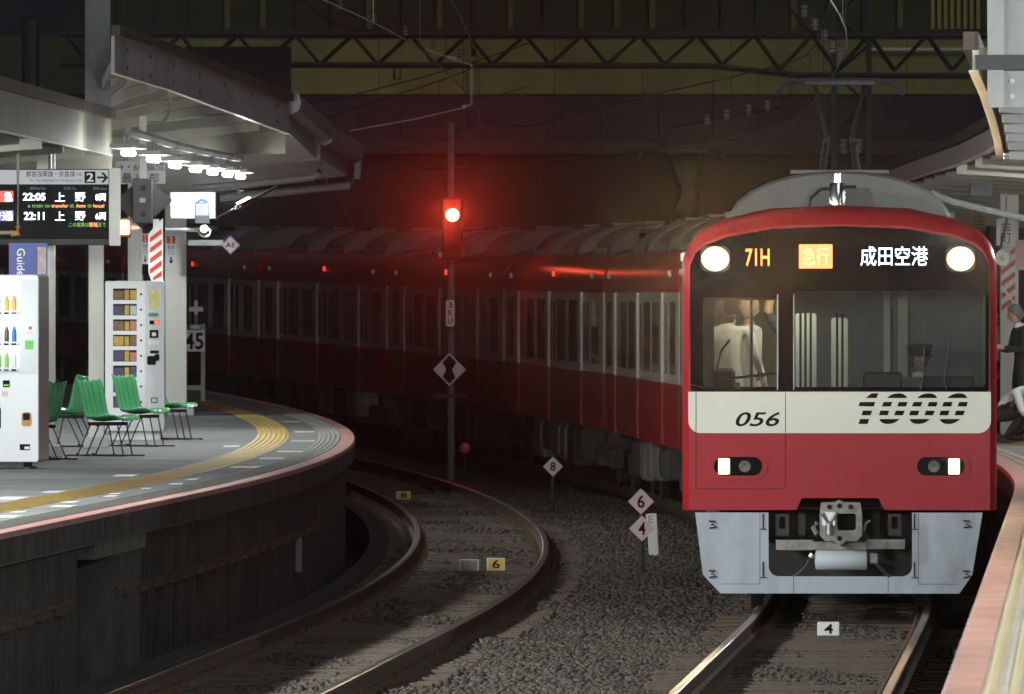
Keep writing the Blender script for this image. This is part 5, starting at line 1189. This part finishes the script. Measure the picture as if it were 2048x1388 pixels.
q = MB(); q.plate(rrect(f2(892),f2(909),f3(653),f3(600),0.04,4), -0.01, 0.02); pb = q.build('name_plate', M_plate, t)
for k, ch in enumerate('3RU'): letters(ch, f2(896),f2(905),f3(616+16*k),f3(604+16*k),-0.012,M_black,pb,bold=0.01)
q = MB(); r = 33/s; zc = f3(739); xc = f2(899); q.plate([(xc,zc-r),(xc+r,zc),(xc,zc+r),(xc-r,zc)],-0.02,-0.005); pb = q.build('diamond_board', M_plate, t); k = 0.88
q = MB(); q.plate([(xc,zc-r*k),(xc+r*0.36,zc-r*0.5),(xc+r*0.16,zc),(xc+r*0.42,zc+r*0.44),(xc,zc+r*k),(xc-r*0.42,zc+r*0.44),(xc-r*0.2,zc),(xc-r*0.42,zc-r*0.44)],-0.023,-0.0205); q.build('black_figure', M_black, pb)
q = MB(); q.box(f2(866),f2(934),0.02,0.07,f3(795),f3(788)); q.build('cross_arm', M_darksteel, t)
for dx in (-0.17,0.14):
    q = MB(); q.tube([(dx,0.1,f3(515)),(dx,0.1,f3(505))],0.035,8); q.build('insulator', M_plate, t)
# small ground lamp
c = U(930,896,142); t = thing('ground_lamp', 'small dim red reflector disc low beside the signal post', 'marker', (c.x,142,c.z))
q = MB(); q.lathe((0,0,0), [(0.08,0.0),(0.075,-0.02),(0.02,-0.03)], 16, 'y'); q.build('disc', mat('dull red reflector', (0.22,0.03,0.035),0.3,emit=(1,0.1,0.08),estr=0.03), t); q = MB(); q.tube([(0,0.02,-0.07),(0,0.02,-0.7)],0.018,6); q.build('stem', M_darksteel, t)

# ---- overpass and footbridge building beyond
Y = 205.0; s = F/Y
t = thing('overpass', 'dim olive overpass girder spanning the tracks in the dark', 'bridge', (0,Y,0))
f2 = lambda px: (px-1024)/s
f3 = lambda py: HC-(py-623)/s
M_olive = mat('olive painted girder', (0.30,0.31,0.09), 0.7, var=0.25, scale=0.5, dirt=(0.10,0.10,0.05), dirt_amt=0.5, dirt_scale=0.35)
M_olivepost = mat('dull olive post', (0.15,0.15,0.05), 0.7, var=0.2)
M_olivedark = mat('dark olive cladding', (0.06,0.062,0.03), 0.8, var=0.3, scale=0.6)
px = 230
while px < 2300:
    q = MB(); q.box(f2(px),f2(px+176)-0.012,0,1.2,f3(188),f3(70)); q.build('girder_panel', M_olive, t); px += 176
q = MB(); q.box(f2(200),f2(2400),-0.15,1.4,f3(69.5),f3(58)); q.build('deck_edge', M_darksteel, t)
q = MB(); q.box(f2(200),f2(2400),0.6,0.7,f3(57.5),f3(-260)); q.build('parapet_screen', M_olivedark, t)
px = 240
while px < 1860:
    q = MB(); q.box(f2(px)-0.06,f2(px)+0.06,0.45,0.595,f3(57.5),f3(-120)); q.build('screen_post', M_olivepost if random.random() < 0.5 else M_darksteel, t); px += 71
px = 1864
while px < 1966:
    q = MB(); q.box(f2(px),f2(px+7),0.50,0.595,f3(94),f3(-60)); q.build('corrugation', mat('yellow corrugated sheet', (0.42,0.36,0.08),0.6,var=0.2), t); px += 13
q = MB(); q.box(f2(1735),f2(2080),-0.2,-0.155,f3(101),f3(96)); q.build('white_trim', M_plate, t)
for px in (-60, 2330):
    q = MB(); q.box(f2(px)-0.6,f2(px)+0.6,0,1.2,-0.6,f3(188)); q.build('pier', M_darksteel, t)
q = MB(); q.box(f2(-700),f2(229),0,1.2,f3(188),f3(70)); q.build('girder_panel', M_olivedark, t)
# dark buildings closing the view under the overpass
for label, x0, x1, Yb, h_ in (('black unlit building beyond the platform end', -60,-12,262,8.4),('black unlit building behind the far end of the train', -11,14,270,7.6),('black unlit building behind the far canopy', 15,60,258,8.8)):
    t = thing('dark_building', label, 'building', ((x0+x1)/2,Yb,-0.3)); hw = (x1-x0)/2
    q = MB(); q.box(-hw,hw,0,12,0,h_); q.build('wall', M_weatherwood, t)
    q = MB(); q.box(-hw-0.3,hw+0.3,-0.3,12.3,h_+0.002,h_+0.35); q.build('roof', M_darksteel, t)
    for k in range(int(hw*2/4)):
        q = MB(); q.box(-hw+1.2+k*4,-hw+3.0+k*4,-0.04,-0.002,3.4,5.0); q.build('window', M_sideglass, t)
# ---- lattice portal carrying the wires
Y = 160.0; s = F/Y; t = thing('catenary_portal', 'long dark lattice beam carrying the overhead wires across the tracks', 'gantry', (0,Y,0))
f2 = lambda px: (px-1024)/s
f3 = lambda py: HC-(py-623)/s
for dy in (0.0,0.5):
    q = MB(); q.tube([(f2(120),dy,f3(68)),(f2(2100),dy,f3(72))],0.055,6); q.build('top_chord', M_darksteel, t)
    q = MB(); q.tube([(f2(120),dy,f3(128)),(f2(1420),dy,f3(131)),(f2(1600),dy,f3(150)),(f2(2100),dy,f3(152))],0.055,6); q.build('bottom_chord', M_darksteel, t)
    px = 130
    while px < 1960:
        q = MB(); yb = 128 if px < 1400 else 140
        q.tube([(f2(px),dy,f3(69)),(f2(px+50),dy,f3(yb))],0.032,5); q.tube([(f2(px+50),dy,f3(yb)),(f2(px+115),dy,f3(69))],0.032,5); q.build('lattice_bar', M_darksteel, t); px += 115
for px in (60,2160):
    q = MB(); q.tube([(f2(px),0.25,-0.4),(f2(px),0.25,f3(40))],0.16,10); q.build('mast', M_darksteel, t)
q = MB(); q.tube([(f2(945),0.2,f3(70)),(f2(948),0.2,f3(112))],0.05,6); q.build('hanger_frame', M_darksteel, t)
q = MB(); q.tube([(f2(788),0.2,f3(130)),(f2(788),0.2,f3(158)),(f2(800),0.2,f3(158)),(f2(800),0.2,f3(130))],0.02,6); q.build('hanger_frame', M_darksteel, t)
# hanging dropper catching the red light
q = MB(); Yd = 149.2; q.tube([U(850,98,Yd),U(893,114,Yd),U(943,130,Yd)],0.010,6); q.tube([U(943,128,Yd),U(943,209,Yd)],0.016,8); q.tube([U(943,209,Yd),U(922,217,Yd),U(840,236,Yd),U(700,262,Yd)],0.010,6)
q.tube([U(890,113,Yd),U(912,120,Yd)],[0.02,0.045],8); q.tube([U(925,215,Yd),U(938,211,Yd)],[0.035,0.02],8)
tag(q.build('jumper_cable', mat('pale cable sheath', (0.6,0.55,0.5),0.35,var=0.1)), 'short jumper cable glowing red above the signal lamp', 'cable')
# wires with insulators
M_wire = mat('dark copper wire', (0.035,0.03,0.028), 0.5, metal=0.5)
M_ins = mat('white porcelain', (0.24,0.24,0.235), 0.25)
def wire(label, pts, r, beads=(), group='overhead wires'):
    t = thing('overhead_wire', label, 'wire', (0,0,0), 0, group); P = [U(*p) for p in pts]; sm = []
    for a, b_ in zip(P[:-1],P[1:]):
        for k in range(6): f = k/6; v = a.lerp(b_,f); v.z -= 0.10*math.sin(PI*f)*(b_-a).length/20; sm.append(v)
    sm.append(P[-1]); q = MB(); q.tube(sm, r, 5); q.build('cable', M_wire, t)
    for (bx_,by_,bY) in beads:
        c = U(bx_,by_,bY); q = MB(); q.lathe((c.x,c.y,c.z), [(0.02,-0.09),(0.05,-0.07),(0.03,-0.04),(0.06,-0.02),(0.03,0.02),(0.055,0.05),(0.02,0.08)], 10); q.build('insulator', M_ins, t)
wire('feeder wire sagging in from above the grey canopy to the lattice beam', [(590,-10,120),(760,58,160)], 0.012, ((680,10,158),(749,38,158),(811,62,158),(868,86,158),(920,104,158)))
wire('sagging wire with dark weights below the lattice beam', [(560,214,150),(760,176,158),(893,140,160),(1060,85,162)], 0.012)
wire('wire falling from the lattice beam towards the signal', [(1058,172,150),(960,200,150)], 0.010)
wire('wire dropping steeply towards the pantograph of the train', [(1560,-20,110),(1640,75,130)], 0.010, ((1609,22,125),(1631,48,125),(1649,70,125),(1667,93,125),(1682,108,125)))
wire('wire strung above the train cars with small insulators', [(1330,256,150),(1560,215,150)], 0.010, ((1414,238,150),(1453,229,150),(1497,219,150),(1535,211,150)))
for lab, dc in (('contact wire above the empty track', -3.98),('contact wire above the red train', 0.0)):
    t = thing('overhead_wire', lab, 'wire', (0,0,0), 0, 'overhead wires'); q = MB(); q.tube([TP(Y,dc+0.15*math.sin(Y/9),5.13) for Y in np.arange(60,240,4)],0.008,5); q.build('contact_wire', M_wire, t)
    q = MB(); q.tube([TP(Y,dc+0.15*math.sin(Y/9),5.75+0.25*abs(math.sin((Y-60)*PI/50))) for Y in np.arange(60,240,4)],0.009,5); q.build('messenger_wire', M_wire, t)
    for Y in np.arange(62,238,8):
        q = MB(); q.tube([TP(Y,dc+0.15*math.sin(Y/9),5.13),TP(Y,dc+0.15*math.sin(Y/9),5.75+0.25*abs(math.sin((Y-60)*PI/50)))],0.005,4); q.build('dropper', M_wire, t)
# lattice mast behind the pantograph
Y = 172; s = F/Y; t = thing('lattice_mast', 'dark lattice mast rising behind the train pantograph', 'mast', (0,Y,0))
q = MB(); x0 = (1668-1024)/s; x1 = (1738-1024)/s
for x in (x0,x1): q.box(x-0.05,x+0.05,0,0.1,-0.4,9.0)
z = 0.5
while z < 8.6: q.tube([(x0,0.05,z),(x1,0.05,z+0.55)],0.025,4); q.tube([(x1,0.05,z+0.55),(x0,0.05,z+1.1)],0.025,4); z += 1.1
q.build('lattice', M_darksteel, t)
for px in (1687,1717):
    q = MB(); c = U(px,293,171.8); q.lathe((c.x,-0.2,c.z), [(0.05,-0.14),(0.08,-0.1),(0.05,-0.05),(0.08,0.0),(0.05,0.05),(0.08,0.1),(0.05,0.14)], 10); q.build('insulator', M_ins, t)

# ================================================================== RIGHT PLATFORM
Y = 117.5; s = F/Y; t = thing('striped_pillar', 'white pillar with red diagonal stripes and a station name plate', 'pillar', ((2019-1024)/s,Y,PLAT))
f2 = lambda px: (px-2019)/s
f3 = lambda py: HC-(py-623)/s-PLAT
q = MB(); q.box(f2(2001),f2(2037),0,0.25,0.0,f3(345)); pb = q.build('shaft', M_whitepaint, t)
for k in range(5):
    y0 = 512+24*k; q = MB(); q.plate([(f2(2003),f3(y0+14)),(f2(2003),f3(y0+3)),(f2(2030),f3(y0-18)),(f2(2030),f3(y0-7))],-0.003,-0.0005); q.build('stripe', M_redpaint, pb)
q = MB(); q.plate([(f2(2003),f3(575)),(f2(2007),f3(573)),(f2(2028),f3(603)),(f2(2024),f3(605))],-0.006,-0.0035); q.build('white_cross_strip', M_plate, pb)
q = MB(); q.box(f2(2030.5),f2(2075),-0.01,0.02,f3(540),f3(480)); q.build('side_notice', M_pinkplate, t)
t = thing('name_plate', 'white plate reading Kanamachi hung before the striped pillar', 'sign', (U(2012,0,116.5).x,116.5,HC)); s = F/116.5
q = MB(); q.box(-19/s,19/s,0,0.03,(623-491)/s,(623-438)/s); pb = q.build('panel', M_plate, t); letters('金', -11/s,11/s,(623-462)/s,(623-442)/s,-0.002,dk,pb); letters('町', -11/s,11/s,(623-487)/s,(623-466)/s,-0.002,dk,pb)
q = MB(); q.tube([(0,0.015,(623-438)/s),(0,0.015,(623-392)/s)],0.012,6); q.build('hanger', M_steel, t)
t = thing('name_plate', 'dim brownish plate reading Narita hung beside the train roof', 'sign', (U(1957,0,121).x,121,HC)); s = F/121
q = MB(); q.box(-14/s,14/s,0,0.03,(623-462)/s,(623-412)/s); pb = q.build('panel', mat('dim tan panel', (0.30,0.26,0.2),0.6,var=0.1), t); letters('成', -9/s,9/s,(623-437)/s,(623-418)/s,-0.002,dk,pb); letters('田', -9/s,9/s,(623-459)/s,(623-441)/s,-0.002,dk,pb)
q = MB(); q.tube([(0,0.015,(623-412)/s),(0,0.015,(623-385)/s)],0.012,6); q.build('hanger', M_steel, t)
c = U(2006,516,104); t = thing('loudspeaker', 'round grey horn loudspeaker beside the train roof corner', 'loudspeaker', c, math.radians(20))
q = MB(); q.lathe((0,0,0), [(0.095,0.0),(0.098,-0.012),(0.088,-0.014),(0.06,0.03),(0.03,0.06)], 20, 'y'); q.build('horn', mat('grey horn', (0.22,0.21,0.19),0.5,var=0.1), t, True); q = MB(); q.lathe((0,0.0,0), [(0.03,0.0),(0.028,-0.012),(0.01,-0.018)], 12, 'y'); q.build('cone', M_creamroof, t); q = MB(); q.cyl((0,0.05,0),(0,1,0),0.05,0.05,0.14,12); q.tube([(0,0.12,0.03),(0.1,0.12,0.45)],0.015,6); q.build('driver_unit', M_darksteel, t)

P0 = U(2046,0,112).x
person('grey-haired man in a dark suit standing on the platform beside the train', (P0-0.02,112.0,PLAT), -PI/2+0.25,
       dict(ell=(-.27,-.06,1.12),wrl=(-.16,-.28,1.16),elr=(.27,-.06,1.12),wrr=(.16,-.28,1.16),neck=(0,-.03,1.43),headbase=(0,-.06,1.49)), head=(0,-.08,1.575), hpitch=0.18, hair=M_hairg, top=M_suit, legs=M_suit, collar=True, scale=0.985)
person('person in a white shirt standing behind the suited man, half hidden by the train', (U(1996,0,118).x,118.0,PLAT), -PI/2+0.4, None, head=(0,0,1.60), hair=M_hairb, top=M_shirt, legs=M_trouser, scale=0.97)
person('person with dark hair just behind the grey-haired man on the platform', (U(2012,0,120).x,120.0,PLAT), -PI/2, None, head=(0,0,1.60), hair=M_hairb, top=M_suit, legs=M_trouser, scale=1.0)
SQ = dict(pelvis=(0,.16,.34),waist=(0,.10,.47),chest=(0,-.08,.62),neck=(0,-.22,.66),headbase=(0,-.29,.64),shl=(-.18,-.13,.62),shr=(.18,-.13,.62),ell=(-.25,-.20,.40),elr=(.25,-.20,.40),wrl=(-.18,-.36,.24),wrr=(.18,-.36,.24),
          hipl=(-.11,.12,.32),hipr=(.11,.12,.32),knl=(-.15,-.26,.40),knr=(.15,-.26,.40),anl=(-.14,.02,.08),anr=(.14,.02,.08),toel=(-.16,-.16,.04),toer=(.16,-.16,.04))
person('person in a white shirt and dark trousers crouching on the yellow strip', (U(2022,0,110.5).x,110.5,PLAT+0.008), PI/2-0.35, SQ, head=(0,-.39,.64), hpitch=0.7, hair=M_hairb, top=M_shirt, legs=M_trouser)

c = in_car(-1.06,2.02,2.02); t = thing('shoulder_bag', 'black bag hanging against the passenger in white behind the cab window', 'bag', c, trz)
q = MB(); q.cbox(-0.09,0.11,0.0,0.10,-0.12,0.14,0.03); q.build('bag_body', M_blackmetal, t); q = MB(); q.tube([(-0.06,0.05,0.13),(-0.02,0.08,0.30),(0.06,0.10,0.40)],0.012,6); q.build('strap', M_blackmetal, t)

# ================================================================== HAZE ADDED TO GIVE THE LAMPS HALOS
hz = MB(); hz.box(-265,265,-80,435,-1.8,14.5); me = hz.mesh('haze', [])
hm = bpy.data.materials.new('added halo haze'); hm.use_nodes = True
N = hm.node_tree.nodes; N.remove(N['Principled BSDF']); pv = N.new('ShaderNodeVolumePrincipled')
pv.inputs['Color'].default_value = (0.92,0.90,0.96,1); pv.inputs['Density'].default_value = 0.00007; pv.inputs['Anisotropy'].default_value = 0.985
hm.node_tree.links.new(pv.outputs['Volume'], N['Material Output'].inputs['Volume']); me.materials.append(hm); o = link('haze', me); o['kind'] = 'stuff'

# ---- dark billboard and small red train sign behind the canopy
t = thing('billboard', 'black back of a large board rising behind the grey canopy', 'billboard', (U(470,0,140).x,140,-0.3)); sb_ = F/140
q = MB(); q.box(-100/sb_,112/sb_,0,0.2,HC+0.3-(215-623)/sb_,HC+0.3-(93-623)/sb_); q.build('panel', M_weatherwood, t)
for px in (-118,):
    q = MB(); q.box(-110/sb_,-99/sb_,0.205,0.30,HC+0.3-(205-623)/sb_,HC+0.3-(120-623)/sb_); q.build('brace', M_weatherwood, t)
    q = MB(); q.box(px/sb_-0.08,px/sb_+0.08,0.205,0.36,0.0,HC+0.3-(100-623)/sb_); q.build('post', M_weatherwood, t)
c = U(530,338,127.5); t = thing('train_sign', 'small red lit train sign under the end of the grey canopy', 'sign', c); sb_ = F/127.5
q = MB(); q.cbox(-28/sb_,28/sb_,0,0.12,-9/sb_,9/sb_,0.006); q.build('housing', M_darksteel, t)
q = MB(); q.box(-26/sb_,26/sb_,-0.004,-0.0005,-7.5/sb_,7.5/sb_); f_ = q.build('face', emat('dim red sign face', (0.9,0.05,0.03), 0.35), t); letters('電車', -20/sb_,-2/sb_,-5/sb_,5/sb_,-0.006,E_ledo,f_)
q = MB(); q.tube([(0,0.06,9/sb_),(0,0.06,42/sb_)],0.015,6); q.build('hanger', M_steel, t)
